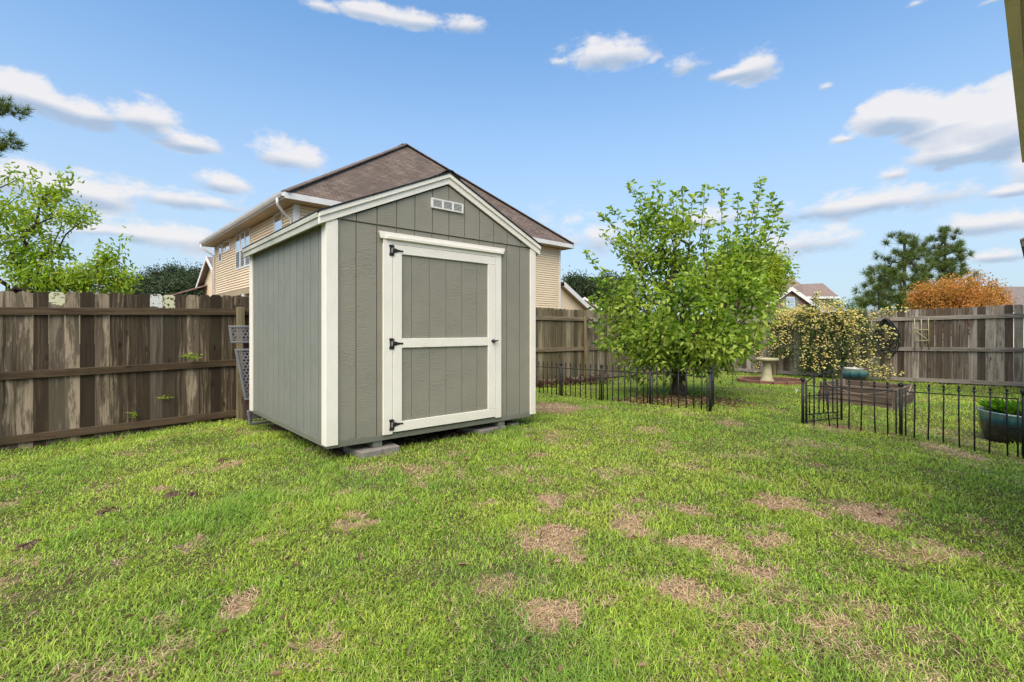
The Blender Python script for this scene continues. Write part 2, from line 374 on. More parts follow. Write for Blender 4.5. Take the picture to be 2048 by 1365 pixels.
brickred = m_simple('red_brown_brick', (.26, .12, .085), (.15, .08, .06), 9, .92, .7, .2)
dark_room = m_simple('dark_recess', (.05, .045, .04), (.03, .03, .03), 3, .9)
shutter = m_simple('sage_shutter', (.26, .28, .22), None, 4, .6)
white_flower = m_simple('white_petal', (.8, .8, .78), None, 10, .6)
m, k = newmat('window_glass'); finish(k, (.035, .04, .05), .04, spec=1.0, coat=1.0)
glass = m
gl_n = glass.node_tree; kk = NT(gl_n)
out = [n for n in gl_n.nodes if n.type == 'OUTPUT_MATERIAL'][0]; pr = [n for n in gl_n.nodes if n.type == 'BSDF_PRINCIPLED'][0]
gs = kk.n('ShaderNodeBsdfGlossy', inp={0: (.9, .92, .95, 1), 1: .03}); mx = kk.n('ShaderNodeMixShader', inp={0: .75, 1: pr.outputs[0], 2: gs.outputs[0]})
kk.L.new(mx.outputs[0], out.inputs[0])
m, k = newmat('screened_glass'); finish(k, (.05, .055, .06), .35, spec=.5); screen_m = m
m, k = newmat('brick_wall')
b = k.n('ShaderNodeTexBrick', inp={'Vector': uvc(k), 'Color1': (.30, .105, .070, 1), 'Color2': (.20, .075, .055, 1), 'Mortar': (.42, .36, .30, 1), 'Scale': 1.0, 'Mortar Size': .012, 'Brick Width': .24, 'Row Height': .085})
finish(k, b.outputs[0], .9, b.outputs[1], -.3, .01); brick_wall = m
m, k = newmat('teal_glaze')       # drip glaze: pale rim running into teal, then near-black foot
v = obc(k); z = k.n('ShaderNodeSeparateXYZ', inp={0: v}).outputs[2]
zz = k.m('ADD', z, k.m('MULTIPLY', k.m('SUBTRACT', k.noise(mp(k, v, (9, 9, 1.2)), 1.0, 4, .6), .5), .16))
gcol = k.ramp(k.m('MULTIPLY', zz, 2.4, 0, True), [(0, (.012, .010, .010)), (.52, (.010, .015, .022)), (.66, (.010, .075, .095)), (.84, (.13, .25, .24)), (.97, (.33, .36, .30)), (1, (.10, .04, .03))])
finish(k, gcol, .12, spec=.6, coat=.6); teal = m
leaf_main = m_leaf('broad_green_leaf', [(0, (.065, .140, .018)), (.35, (.145, .265, .028)), (.7, (.30, .43, .045)), (1, (.54, .60, .12))], .45)
leaf_left = m_leaf('yellow_green_leaf', [(0, (.13, .24, .025)), (.4, (.23, .37, .03)), (.8, (.38, .50, .05)), (1, (.55, .56, .10))], .5)
leaf_bright = m_leaf('lime_leaf', [(0, (.20, .28, .02)), (.5, (.30, .38, .03)), (1, (.40, .44, .04))], .5)
leaf_far = m_leaf('far_conifer_leaf', [(0, (.030, .048, .022)), (.5, (.050, .078, .030)), (1, (.085, .115, .045))], .15)
needle = m_leaf('pine_needle', [(0, (.040, .072, .016)), (.5, (.085, .135, .028)), (1, (.20, .25, .055))], .2)
leaf_orange = m_leaf('orange_leaf', [(0, (.34, .18, .035)), (.3, (.56, .27, .06)), (.6, (.74, .31, .11)), (.8, (.66, .25, .09)), (1, (.42, .32, .07))], .4)
leaf_rose = m_leaf('dark_rose_leaf', [(0, (.020, .05, .012)), (.5, (.05, .11, .02)), (1, (.12, .21, .035))], .2)
petal = m_leaf('pale_yellow_petal', [(0, (.88, .68, .20)), (.5, (.93, .80, .38)), (1, (.95, .89, .62))], .3, .7, .2)
leaf_herb = m_leaf('bright_herb_leaf', [(0, (.08, .20, .015)), (.5, (.14, .32, .02)), (1, (.22, .40, .04))], .4)
leaf_dry = m_leaf('fallen_leaf', [(0, (.12, .06, .035)), (.4, (.22, .12, .07)), (.75, (.36, .22, .14)), (1, (.10, .12, .03))], .1)
leaf_purple = m_leaf('purple_leaf', [(0, (.05, .015, .02)), (.6, (.12, .035, .045)), (1, (.10, .09, .04))], .3)
m, k = newmat('grass_blade'); a = k.n('ShaderNodeAttribute', attribute_name='tint').outputs[0]
finish(k, a, .6, spec=.25, transl=.35, tcol=k.mix(1.0, a, (1.15, 1.2, .7), 'MULTIPLY')); grass_m = m
m, k = newmat('lawn_ground'); a = k.n('ShaderNodeAttribute', attribute_name='tint').outputs[0]; v = obc(k)
n = k.noise(v, 3.5, 6, .7); n2 = k.noise(v, 45, 5, .75)
col = k.mix(k.m('MULTIPLY_ADD', k.m('SUBTRACT', n2, .5), 3.4, .4, True), a, (.075, .055, .03))
finish(k, col, .95, n2, .8, .03, .1); ground_m = m

# ------------------------------------------------------------------ ground sheet
PATCH = [(1108,1080,68,34,1),(1065,1095,30,14,.7),(1100,1235,80,46,1),(1375,1180,58,28,1),(1385,1088,75,17,1),(1450,1112,45,14,.8),(1500,1145,85,15,1),(1562,1010,62,17,1),
 (1390,1027,42,11,.9),(1262,1050,38,18,.9),(1275,1003,30,8,.8),(1545,1080,38,16,.9),(1740,1027,80,17,.95),(1850,1088,40,12,.7),(1905,1115,75,16,.85),(1765,1100,70,28,.5),(1680,1262,65,22,.75),
 (1510,1290,65,26,.8),(1715,1215,70,20,.6),(700,1052,34,15,1),(478,1215,42,30,.95),(375,1103,30,11,.8),(312,980,34,8,.9),(527,1080,20,9,.7),(245,1118,20,14,.6),(450,932,24,7,.8),
 (700,985,20,7,.7),(965,1012,34,8,.9),(1095,1003,20,15,.9),(1310,865,32,6,.7),(1220,960,22,6,.7),(1105,816,60,11,1),(1083,912,30,5,.7),(1488,950,28,8,.7),(835,942,44,6,.6),(1600,962,24,8,.5),
 (640,1285,60,22,.6),(990,1170,30,13,.6),(1965,1040,34,9,.6),(2015,1140,34,14,.6),(1460,848,30,7,.6),(560,1345,90,16,.5),(1250,1160,30,10,.4),(20,1010,22,14,.7),(10,1075,20,10,.5),(1180,890,20,5,.6),
 (820,973,30,6,.5),(1620,888,60,10,.45),(1900,870,80,12,.4),(1650,855,60,8,.5),(1905,905,55,12,.8),(1700,1160,60,14,.4),(1980,1075,50,14,.4),(1580,1190,60,14,.35),(1350,1310,40,10,.3),(880,1230,40,14,.3),
 (215,1210,40,12,.3),(600,990,30,8,.4),(1430,1250,50,14,.35),(1840,1280,70,20,.4),(1150,1030,24,7,.4)]
PW_ = []
for px, py, rx, ry, st in PATCH:
    x, y = onground(px, py); sx = rx/FPX*y; x2, y2 = onground(px, py+ry); PW_.append((x, y, sx*1.05, abs(y-y2)*1.15, st))
def deadness(x, y):
    wx = x+(vnoise(x, y, 6, 3)-.5)*.14+(vnoise(x, y, 19, 8)-.5)*.12; wy = y+(vnoise(x, y, 6, 4)-.5)*.18+(vnoise(x, y, 19, 9)-.5)*.15
    d = np.zeros_like(x)
    for px, py, rx, ry, st in PW_:
        q = 1-np.sqrt(((wx-px)/rx)**2+((wy-py)/ry)**2)
        d = np.maximum(d, np.clip(q*2.6+.22, 0, 1)*st)
    bg_ = np.clip((vnoise(x, y, 2.2, 5)*.5+vnoise(x, y, 7, 6)*.5-.66)*3.5, 0, .45)
    return np.clip(np.maximum(d, bg_), 0, 1)
TREE = (3.06, 8.94)
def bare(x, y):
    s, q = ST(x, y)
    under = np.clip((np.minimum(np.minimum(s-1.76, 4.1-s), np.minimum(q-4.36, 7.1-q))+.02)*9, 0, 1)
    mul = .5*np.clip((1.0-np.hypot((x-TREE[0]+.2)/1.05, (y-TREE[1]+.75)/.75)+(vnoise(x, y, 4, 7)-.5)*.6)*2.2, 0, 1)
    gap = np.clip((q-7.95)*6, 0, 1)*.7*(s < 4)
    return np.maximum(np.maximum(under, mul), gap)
def axis(lim, near, step):
    a = list(np.arange(-near, near+1e-6, step)); q = near; st = step
    while q < lim: st *= 1.25; q += st; a += [q, -q]
    return np.array(sorted(a))
ax = axis(900, 9, .075); ay = axis(900, 9, .075)+7.5
X, Y = np.meshgrid(ax, ay); Xf, Yf = X.ravel(), Y.ravel()
Zf = ground(Xf, Yf)+(vnoise(Xf, Yf, 3, 1)-.5)*.022*(np.hypot(Xf, Yf) < 20)
dd = deadness(Xf, Yf)[:, None]; bb = bare(Xf, Yf)[:, None]
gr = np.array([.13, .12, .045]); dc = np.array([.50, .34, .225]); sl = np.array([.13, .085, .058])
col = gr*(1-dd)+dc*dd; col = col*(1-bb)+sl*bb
nx, ny = len(ax), len(ay); I = np.arange(nx*ny).reshape(ny, nx)
F = np.stack([I[:-1, :-1], I[:-1, 1:], I[1:, 1:], I[1:, :-1]], -1).reshape(-1, 4)
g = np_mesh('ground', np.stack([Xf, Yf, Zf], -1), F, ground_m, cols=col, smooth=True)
tag(g, kind='structure')

# ------------------------------------------------------------------ leaf / blade generators
def unit(a): return a/np.maximum(np.linalg.norm(a, axis=-1, keepdims=True), 1e-9)
def leaf_arrays(pos, dr, L, Wd, rng, fold=.25, curl=.25):
    n = len(pos); dr = unit(dr); rnd = rng.normal(size=(n, 3)); rnd[:, 2] += .9
    side = unit(np.cross(dr, rnd)); nor = unit(np.cross(side, dr))
    L = L[:, None]; Wd = Wd[:, None]
    b = pos; tip = pos+dr*L-nor*L*curl
    m1 = pos+dr*L*.33+nor*L*.04; m2 = pos+dr*L*.68-nor*L*curl*.35
    l1 = m1+side*Wd*.5+nor*Wd*fold; r1 = m1-side*Wd*.5+nor*Wd*fold
    l2 = m2+side*Wd*.38+nor*Wd*fold*.7; r2 = m2-side*Wd*.38+nor*Wd*fold*.7
    V = np.stack([b, l1, l2, tip, r2, r1], 1).reshape(-1, 3)
    i = np.arange(n)[:, None]*6
    return V, np.concatenate([i+np.array([0, 1, 2, 3]), i+np.array([0, 3, 4, 5])], 0)
def merge(parts):
    Vs, Fs, o = [], [], 0
    for V, F in parts: Vs.append(V); Fs.append(F+o); o += len(V)
    return np.concatenate(Vs), np.concatenate(Fs)
def needles(pos, dr, L, Wd, k, rng, spread=.9):
    n = len(pos); p = np.repeat(pos, k, 0); d = unit(np.repeat(unit(dr), k, 0)+rng.normal(size=(n*k, 3))*spread)
    Lr = L*rng.uniform(.7, 1.15, (n*k, 1)); side = unit(np.cross(d, rng.normal(size=(n*k, 3))))*Wd
    V = np.stack([p-side*.5, p+side*.5, p+d*Lr+side*.15, p+d*Lr-side*.15], 1).reshape(-1, 3)
    return V, np.arange(len(V)).reshape(-1, 4)
def grow(base_pts, tips, rng, seg=.16, pref=.45, droop=0.0):
    nodes = [np.array(p, float) for p in base_pts]; par = [-1]+list(range(len(base_pts)-1)); plen = [0.0]
    for i in range(1, len(nodes)): plen.append(plen[-1]+np.linalg.norm(nodes[i]-nodes[i-1]))
    b = nodes[0]; order = np.argsort([np.linalg.norm(tp-nodes[-1]) for tp in tips]); ends = []
    for oi in order:
        tp = tips[oi]; A = np.array(nodes); dist = np.linalg.norm(A-tp, axis=1)
        cost = dist+pref*np.array(plen)+np.maximum(0, A[:, 2]-tp[2])*.8; cost[0] += 1.5; cost[:max(1, len(base_pts)-1)] += .8
        j = int(np.argmin(cost)); p0 = nodes[j]; L = dist[j]; n = max(1, int(L/seg))
        pd = nodes[j]-nodes[par[j]] if par[j] >= 0 else np.array([0, 0, 1.]); pd = pd/(np.linalg.norm(pd)+1e-9)
        c = p0+pd*L*.35+np.array([0, 0, .10*L-droop*L]); prev = j
        for i in range(1, n+1):
            u = i/n; q = (1-u)**2*p0+2*u*(1-u)*c+u*u*tp+(rng.normal(size=3)*seg*.10 if i < n else 0)
            nodes.append(q); par.append(prev); plen.append(plen[prev]+L/n); prev = len(nodes)-1
        ends.append(prev)
    return np.array(nodes), np.array(par), ends
def skeleton(name, nodes, par, ends, rt, rmax, mat, parent, power=.48, sides=6, flare=1.0):
    n = len(nodes); cnt = np.zeros(n)
    for e in ends: cnt[e] += 1
    for i in range(n-1, 0, -1):
        if par[i] >= 0: cnt[par[i]] += cnt[i]
    r = np.minimum(rt*np.maximum(cnt, 1)**power, rmax)
    kids = [[] for _ in range(n)]
    for i in range(1, n): kids[par[i]].append(i)
    mb = MB(); stack = [(0, None)]
    while stack:
        i, pa = stack.pop(); ch = [i] if pa is None else [pa, i]
        cur = i
        while kids[cur]:
            ks = sorted(kids[cur], key=lambda q: -cnt[q])
            for o in ks[1:]: stack.append((o, cur))
            cur = ks[0]; ch.append(cur)
        rr = [float(r[q]) for q in ch]
        if pa is not None: rr[0] = min(rr[0], rr[1]*1.15)
        else: rr[0] *= 1+.35*flare; rr[1] *= 1+.1*flare
        rr[-1] *= .6
        mb.tube([tuple(nodes[q]) for q in ch], rr, sides if max(rr) > .02 else 4)
    return mb.build(name, mat, parent, smooth=True), r
def ell(rng, n, c, r, shell=.35, zmin=None):
    d = unit(rng.normal(size=(n*3, 3))); q = rng.rand(n*3)**shell; p = np.array(c)+d*q[:, None]*np.array(r)
    if zmin is not None: p = p[p[:, 2] > zmin]
    return p[:n]

# ------------------------------------------------------------------ storage shed
S0, S1, Q0, Q1 = 1.623, 4.145, 4.314, 6.90
ZB, ZW, ZP = -1.0, .995, 1.54
shed = thing('storage_shed', P(2.88, 5.6, -1.056), 'grey-green garden shed with white trim and one wide door, raised on blocks', 'shed')
def MS(): return MB(P)
def siding_front():
    mb = MS(); g0 = 1.885
    gs_ = [S0+.03]+[g0+.2032*i for i in range(11) if g0+.2032*i < S1-.05]+[S1-.03]
    def roofz(s): return ZP-.02-abs(s-2.884)*(ZP-.93)/1.34
    for a, b in zip(gs_[:-1], gs_[1:]):
        a_, b_ = a+.0045, b-.0045
        # lower sheet, broken round the door opening
        for (lo, hi) in ((ZB, ZW-.006),):
            if b_ < 2.26 or a_ > 3.50: mb.box(a_, b_, Q0, Q0+.012, lo, hi)
            else: mb.box(a_, b_, Q0, Q0+.012, .84, hi); 
            if a_ < 2.26 < b_: mb.box(a_, 2.26, Q0, Q0+.012, lo, .839)
            if a_ < 3.50 < b_: mb.box(3.50, b_, Q0, Q0+.012, lo, .839)
        ms = 2.884
        poly = [(a_, ZW+.004), (b_, ZW+.004), (b_, max(ZW+.01, roofz(b_)))] + ([(ms, roofz(ms))] if a_ < ms < b_ else [])+[(a_, max(ZW+.01, roofz(a_)))]
        mb.prism(poly, Q0-.010, Q0+.010, axis=1)
    mb.box(S0+.02, S1-.02, Q0+.013, Q0+.03, ZB, .83) if False else None
    mb.box(S0+.023, 2.27, Q0+.018, Q0+.03, ZB, .94); mb.box(3.49, S1-.02, Q0+.018, Q0+.03, ZB, .94); mb.box(2.2701, 3.4899, Q0+.013, Q0+.03, .845, .94)
    mb.prism([(S0, .941), (S1, .941), (2.884, ZP-.03)], Q0+.0125, Q0+.03, axis=1)
    return mb.build('front_siding', sage, shed)
siding_front()
mb = MS(); q = Q0+.018+.2032; gs_ = [Q0+.005]
while q < Q1-.03: gs_.append(q); q += .2032
gs_.append(Q1)
for a, b in zip(gs_[:-1], gs_[1:]): mb.box(S0, S0+.022, a+.005, b-.005, ZB, .99)
mb.box(S0+.026, S0+.034, Q0+.032, Q1-.031, ZB, .99); mb.build('side_siding', sage_shade, shed)
mb = MS(); mb.box(S1-.03, S1-.001, Q0+.032, Q1-.031, ZB, .99); mb.build('side_siding', sage_shade, shed)
mb = MS(); mb.box(S0+.0, S1-.0, Q1-.03, Q1, ZB, .94); mb.prism([(S0, .941), (S1, .941), (2.884, ZP-.03)], Q1-.03, Q1, axis=1); mb.build('rear_siding', sage_shade, shed)
# corner boards
def corner(sa, sb, qa, qb, mat=white):
    mb = MS(); mb.box(sa, sb, qa, qb, -1.03, .985, grain=1); mb.build('corner_trim', mat, shed, bevel=.003)
corner(S0-.022, S0+.088, Q0-.022, Q0-.0005); corner(S0-.022, S0-.0005, Q0, Q0+.088)
corner(S1-.066, S1+.02, Q0-.022, Q0-.0005); corner(S1+.0005, S1+.02, Q0, Q0+.088)
corner(S0-.022, S0-.0005, Q1-.10, Q1+.02)
# skirt
mb = MS(); mb.box(S0-.004, S1+.004, Q0-.006, Q0+.032, -1.056, ZB-.002, grain=1); mb.box(S0-.003, S0+.035, Q0+.033, Q1, -1.056, ZB-.002, grain=1); mb.box(S1-.035, S1+.003, Q0+.033, Q1, -1.056, ZB-.002, grain=1)
mb.build('skirt', skirt_m, shed, bevel=.003)
mb = MS()
for s in (S0+.48, S1-.5): mb.box(s-.045, s+.045, Q0+.01, Q1, -1.115, -1.0565, grain=1)
mb.box(S0+.04, S1-.04, Q0+.04, Q1-.04, -1.03, -1.005)
mb.build('floor_skid', skirt_m, shed)
# roof
EL, ER = S0-.085, S1+.085; ms = 2.884; ze, zp = 1.028, 1.640
sl = (zp-ze)/(ms-EL)
mb = MS()
for e, sg in ((EL-.012, 1), (ER+.012, -1)):
    z0 = zp-sl*abs(ms-e)
    mb.hexa([(e, Q0-.058, z0+.002), (ms, Q0-.058, zp+.002), (ms, Q1+.05, zp+.002), (e, Q1+.05, z0+.002)],
            [(e, Q0-.058, z0+.017), (ms, Q0-.058, zp+.017), (ms, Q1+.05, zp+.017), (e, Q1+.05, z0+.017)])
ro = mb.build('roof', black_shingle, shed)
rng = np.random.RandomState(4); mb = MS()
for i in range(11):      # ridge cap shingles, edges lifting a little
    a = Q0-.062+i*.245; lift = .012+.004*rng.rand()
    mb.add([(ms-.13, a, zp-.13*sl+lift+.01), (ms-.03, a, zp+lift+.018), (ms+.03, a, zp+lift+.018), (ms+.13, a, zp-.13*sl+lift+.01),
            (ms-.13, a+.26, zp-.13*sl+.018), (ms-.03, a+.26, zp+.018), (ms+.03, a+.26, zp+.018), (ms+.13, a+.26, zp-.13*sl+.018),
            (ms-.13, a, zp-.13*sl+lift+.001), (ms-.03, a, zp+lift+.006), (ms+.03, a, zp+lift+.006), (ms+.13, a, zp-.13*sl+lift+.001)],
           [(0,1,5,4),(1,2,6,5),(2,3,7,6),(8,9,1,0),(9,10,2,1),(10,11,3,2)])
mb.build('ridge_cap', black_shingle, ro)
for lo, hi, qa in ((.0, .044, Q0-.050), (.0445, .108, Q0-.034)):      # two stepped rake boards
    for e in (EL, ER):
        z0 = zp-sl*abs(ms-e); mb = MS()
        mb.hexa([(e, qa, z0-hi), (ms, qa, zp-hi), (ms, Q0-.0105, zp-hi), (e, Q0-.0105, z0-hi)], [(e, qa, z0-lo), (ms, qa, zp-lo), (ms, Q0-.0105, zp-lo), (e, Q0-.0105, z0-lo)], grain=0)
        mb.build('rake_trim', white, shed, bevel=.002)
for e, sg, mt in ((EL, 1, white_green), (ER, -1, white)):
    mb = MS(); a, b = sorted((e, e+sg*.02)); mb.box(a, b, Q0-.0104, Q1+.04, ze-.108, ze-.05, grain=1)
    a, b = sorted((e-sg*.012, e+sg*.02)); mb.box(a, b, Q0-.0104, Q1+.04, ze-.0495, ze-.004, grain=1)
    a, b = sorted((e+sg*.0205, e+sg*.085)); mb.box(a, b, Q0+.0, Q1+.03, ze-.075, ze-.06)
    mb.build('eave_fascia', mt, shed, bevel=.002)
# gable vent
vent = MS(); s0, s1, z0, z1 = 2.678, 3.076, 1.252, 1.353
vent.box(s0, s1, Q0-.014, Q0-.0105, z0, z1)
vent.box(s0, s1, Q0-.030, Q0-.0145, z1-.014, z1); vent.box(s0, s1, Q0-.030, Q0-.0145, z0, z0+.014)
for a, b in ((s0, s0+.02), (s0+.127, s0+.149), (s0+.252, s0+.274), (s1-.02, s1)): vent.box(a, b, Q0-.030, Q0-.0145, z0+.0142, z1-.0142)
vo = vent.build('gable_vent', vinyl, shed, bevel=.0015)
mb = MS()
for a, b in ((s0+.021, s0+.126), (s0+.150, s0+.251), (s0+.275, s1-.021)):
    for i in range(5):
        zc = z0+.02+i*.0142
        mb.hexa([(a, Q0-.029, zc), (b, Q0-.029, zc), (b, Q0-.027, zc-.001), (a, Q0-.027, zc-.001)], [(a, Q0-.017, zc+.009), (b, Q0-.017, zc+.009), (b, Q0-.0155, zc+.008), (a, Q0-.0155, zc+.008)])
mb.build('louver', vinyl, vo)
mb = MS()
for a, b in ((s0+.021, s0+.126), (s0+.150, s0+.251), (s0+.275, s1-.021)): mb.box(a, b, Q0-.0148, Q0-.0142, z0+.0145, z1-.0145)
mb.build('mesh_screen', m_simple('vent_screen', (.18, .18, .16), None, 8, .8), vo)
# door casing
mb = MS(); mb.box(2.145, 2.243, Q0-.026, Q0-.0005, -1.006, .829, grain=1); mb.build('door_casing', white, shed, bevel=.003)
mb = MS(); mb.box(3.525, 3.612, Q0-.026, Q0-.0005, -1.006, .829, grain=1); mb.build('door_casing', white, shed, bevel=.003)
mb = MS(); mb.box(2.145, 3.612, Q0-.0255, Q0-.0108, .8292, .868, grain=0)
mb.prism([(2.118, .8685), (3.640, .8685), (3.662, .935), (2.098, .935)], Q0-.036, Q0-.0108, axis=1)
mb.box(2.165, 3.600, Q0-.052, Q0-.0362, .868, .900); mb.build('door_header', white, shed, bevel=.003)
# door
mb = MS(); ds = [2.334]+[2.455+.2032*i for i in range(5)]+[3.42]
for a, b in zip(ds[:-1], ds[1:]): mb.box(a+.0025, b-.0025, Q0-.012, Q0+.0, -.985, .825)
mb.box(2.252, 3.516, Q0+.0005, Q0+.02, -.985, .825); door = mb.build('door', sage, shed)
def dt(a, b, c, d, g=0): 
    mb = MS(); mb.box(a, b, Q0-.030, Q0-.0125, c, d, grain=g); mb.build('door_trim', white, door, bevel=.003)
dt(2.248, 2.340, -.893, .737, 1); dt(3.415, 3.520, -.893, .737, 1); dt(2.248, 3.520, .7375, .825); dt(2.248, 3.520, -.990, -.8935); dt(2.3405, 3.4145, -.177, -.086)
for zc in (.765, -.134, -.915):
    mb = MS(); q = Q0-.034
    zz = [-.053, -.043, -.030, -.024, .024, .030, .043, .053]; ww = [.036, .040, .038, .033, .033, .038, .040, .036]
    pl = [(2.243-w_, zc+z_) for z_, w_ in zip(zz, ww)]
    mb.prism([(2.243, zc-.053)]+pl+[(2.243, zc+.053)], q, Q0-.0265, axis=1)
    mb.tube([P(2.246, q-.002, zc-.05), P(2.246, q-.002, zc+.05)], .0065) if False else None
    h = mb.build('hinge', hinge_m, door, bevel=.001)
    mb = MS(); st = [(2.250, .024), (2.262, .020), (2.272, .022), (2.283, .015), (2.30, .012), (2.33, .007), (2.338, .010), (2.347, .008), (2.353, .002)]
    mb.prism([(a, zc-b) for a, b in st]+[(a, zc+b) for a, b in st[::-1]], q, Q0-.0305, axis=1); mb.build('hinge_strap', hinge_m, h, bevel=.001)
    mb = MB(); mb.tube([P(2.2465, q-.003, zc-.05), P(2.2465, q-.003, zc+.05)], .006); mb.build('hinge_pin', hinge_m, h, smooth=True)
    mb = MS(); mb.box(2.2275, 2.2325, q-.0012, q-.0002, zc-.022, zc+.022); mb.build('hinge_slot', white, h)
mb = MB(); c = P(3.478, Q0-.031, -.128)
for r_, q0, q1 in ((.017, -.0305, -.036), (.011, -.0361, -.06)):
    mb.tube([P(3.478, Q0+q0, -.128), P(3.478, Q0+q1, -.128)], r_, 14)
hd = mb.build('door_handle', hinge_m, door, smooth=False)
mb = MB(); mb.tube([P(3.478, Q0-.055, -.105), P(3.478, Q0-.058, -.128), P(3.478, Q0-.055, -.151)], [.008, .012, .008], 8); mb.tube([P(3.478, Q0-.056, -.128), P(3.515, Q0-.058, -.125), P(3.548, Q0-.050, -.122)], [.009, .008, .005], 8)
mb.build('lever', hinge_m, hd, smooth=True)

# blocks under the shed
def block(s, q, zt, w_, d_, h_, rz, label):
    ca, sa = math.cos(rz), math.sin(rz)
    mb = MB(lambda a, b, c: P(s+a*ca-b*sa, q+a*sa+b*ca, zt+c))
    mb.box(-w_/2, w_/2, -d_/2, d_/2, -h_, 0)
    o = mb.build('concrete_block', concrete, None, bevel=.006); tag(o, label, 'block', 'concrete blocks propping the shed')
    return o
block(1.995, Q0+0.105, -1.118, .20, .38, .10, .06, 'pale concrete block at the front left shed corner, left of the pair')
block(2.205, Q0+0.125, -1.118, .20, .38, .10, -.05, 'pale concrete block right of its twin by the left skid')
block(3.40, Q0+0.170, -1.118, .20, .38, .10, .08, 'grey concrete block under the door end, left of the right skid')
block(3.625, Q0+0.190, -1.118, .20, .36, .10, -.12, 'half-shaded concrete block directly beneath the right skid')
block(3.90, Q0+.10, -1.12, .13, .10, .07, .2, 'small broken piece of concrete by the right skid')
block(2.08, 5.9, -1.118, .24, .38, .10, .0, 'shaded concrete block far back under the shed\'s left side')
mb = MS()
mb.box(2.03, 2.19, Q0+.03, Q0+.2, -1.1175, -1.1155)
tag(mb.build('wooden_shim', bed_m), 'thin brown wood shim between left skid and its blocks', 'shim')

# resin lounger behind the shed
lou = thing('resin_lounger', P(1.50, 7.2, gz(*P(1.5, 7.2, 0)[:2])), 'grey perforated resin lounger stood on end behind the shed', 'lounger')
def lattice(name, s0, s1, q, z0, z1, lean=0.0, dq=0.0):
    f = lambda s, a, z: P(s+lean*(z-z0)/(z1-z0), q+a+dq*(z-z0)/(z1-z0), z)
    mb = MB(f); e = .03
    mb.box(s0, s0+e, -.02, .02, z0+e, z1-e); mb.box(s1-e, s1, -.02, .02, z0+e, z1-e); mb.box(s0, s1, -.02, .02, z0, z0+e); mb.box(s0, s1, -.02, .02, z1-e, z1)
    o = mb.build(name, resin, lou, bevel=.006)
    mb = MB(f); nz = int((z1-z0-2*e)/.040); nx_ = int((s1-s0-2*e)/.048)
    for i in range(nz):
        zc = z0+e+(i+.5)*(z1-z0-2*e)/nz; mb.box(s0+e, s1-e, -.006, .006, zc-.007, zc+.007)
        for j in range(nx_+1):
            sc_ = s0+e+(j+(.5 if i % 2 else 0))*.048
            if sc_ < s1-e-.02: mb.box(sc_, sc_+.018, -.0055, .0055, zc+.0072, zc+(z1-z0-2*e)/nz-.0072)
    mb.build('lattice', resin, o)
lattice('headrest', 1.44, 1.94, 7.15, -.175, .055, -.03)
lattice('backrest', 1.60, 2.06, 7.15, -.93, -.25, -.12)
lattice('seat', 1.62, 2.1, 7.0, -1.24, -1.04, -.04, -.05)
mb = MS(); mb.box(1.60, 2.0, 7.22, 7.25, -1.2, .0); mb.build('support_board', redbrown, lou)

# ------------------------------------------------------------------ wooden fences
def offs1(s): return float(np.interp(s, [-3, -.72, 1.67, 7.8, 10.7, 15.4], [-.08, -.05, 0, .015, 0, -.02]))
def offs2(q): return float(np.interp(q, [-3, .57, 2.8, 8.15], [.10, .05, 0, -.02]))
FQ, FS = 8.15, 15.4
def picket(mb, f, a, w_, z0, z1, th0, th1, tilt, mi=0):
    c = .028; poly = [(a, z0), (a+w_, z0), (a+w_+tilt, z1-c), (a+w_-c*.9+tilt, z1), (a+c*.9+tilt, z1), (a+tilt, z1-c)]
    n = len(poly)
    mb.add([f(p, th0, z) for p, z in poly]+[f(p, th1, z) for p, z in poly], [tuple(range(n))[::-1], tuple(range(n, 2*n))]+[(i, (i+1) % n, n+(i+1) % n, n+i) for i in range(n)], mi, 0)
def wood_fence(root, posts, f, off, mats, sgn, rng, lich=None, gaps=-.004):
    # f(a, depth, z): a along fence, depth from the picket plane towards the yard
    for i, (a, b) in enumerate(zip(posts[:-1], posts[1:])):
        pm_, rm_ = mats(0.5*(a+b))
        mb = MB(); x = a; idx = 0
        while x < b-.03:
            w_ = min(rng.uniform(.134, .143), b-x-.002); o = off(x)
            mi = 0
            if lich:
                for l0, l1, kx in lich:
                    if l0 <= x+w_/2 < l1: mi = kx
            picket(mb, f, x, w_, gz(*f(x, 0, 0)[:2])-.03, .50+o+rng.uniform(-.012, .012), -.008+rng.uniform(-.002, .003), .008, rng.uniform(-.0015, .0015), mi)
            x += w_+rng.uniform(.0008, gaps+.006)
        mb.build('picket_panel', pm_ if isinstance(pm_, list) else [pm_], root)
        for zr in (.31, -.44, -1.19):
            mb = MB(); oa, ob = off(a), off(b)
            mb.hexa([f(a+.002, .0095, zr-.092+oa), f(b-.002, .0095, zr-.092+ob), f(b-.002, .047, zr-.092+ob), f(a+.002, .047, zr-.092+oa)],
                    [f(a+.002, .0095, zr+oa), f(b-.002, .0095, zr+ob), f(b-.002, .047, zr+ob), f(a+.002, .047, zr+oa)], 0, 1)
            mb.build('rail', rm_, root, bevel=.004)
    for a in posts:
        mb = MB(); o = off(a); g_ = gz(*f(a, .1, 0)[:2])
        mb.hexa([f(a-.05, .0485, g_-.1), f(a+.05, .0485, g_-.1), f(a+.05, .14, g_-.1), f(a-.05, .14, g_-.1)], [f(a-.05, .0485, .33+o), f(a+.05, .0485, .33+o), f(a+.05, .14, .33+o), f(a-.05, .14, .33+o)], 0, 0)
        mb.build('post', post_m, root, bevel=.006)
rng_f = random.Random(5)
f1 = thing('wooden_fence', P(3, FQ, gz(*P(3, FQ, 0)[:2])), 'brown weathered picket-board privacy fence running behind the shed', 'fence')
p1 = [-3.49, -.87, 1.747, 4.37, 6.99, 9.61, 12.23, 15.3]
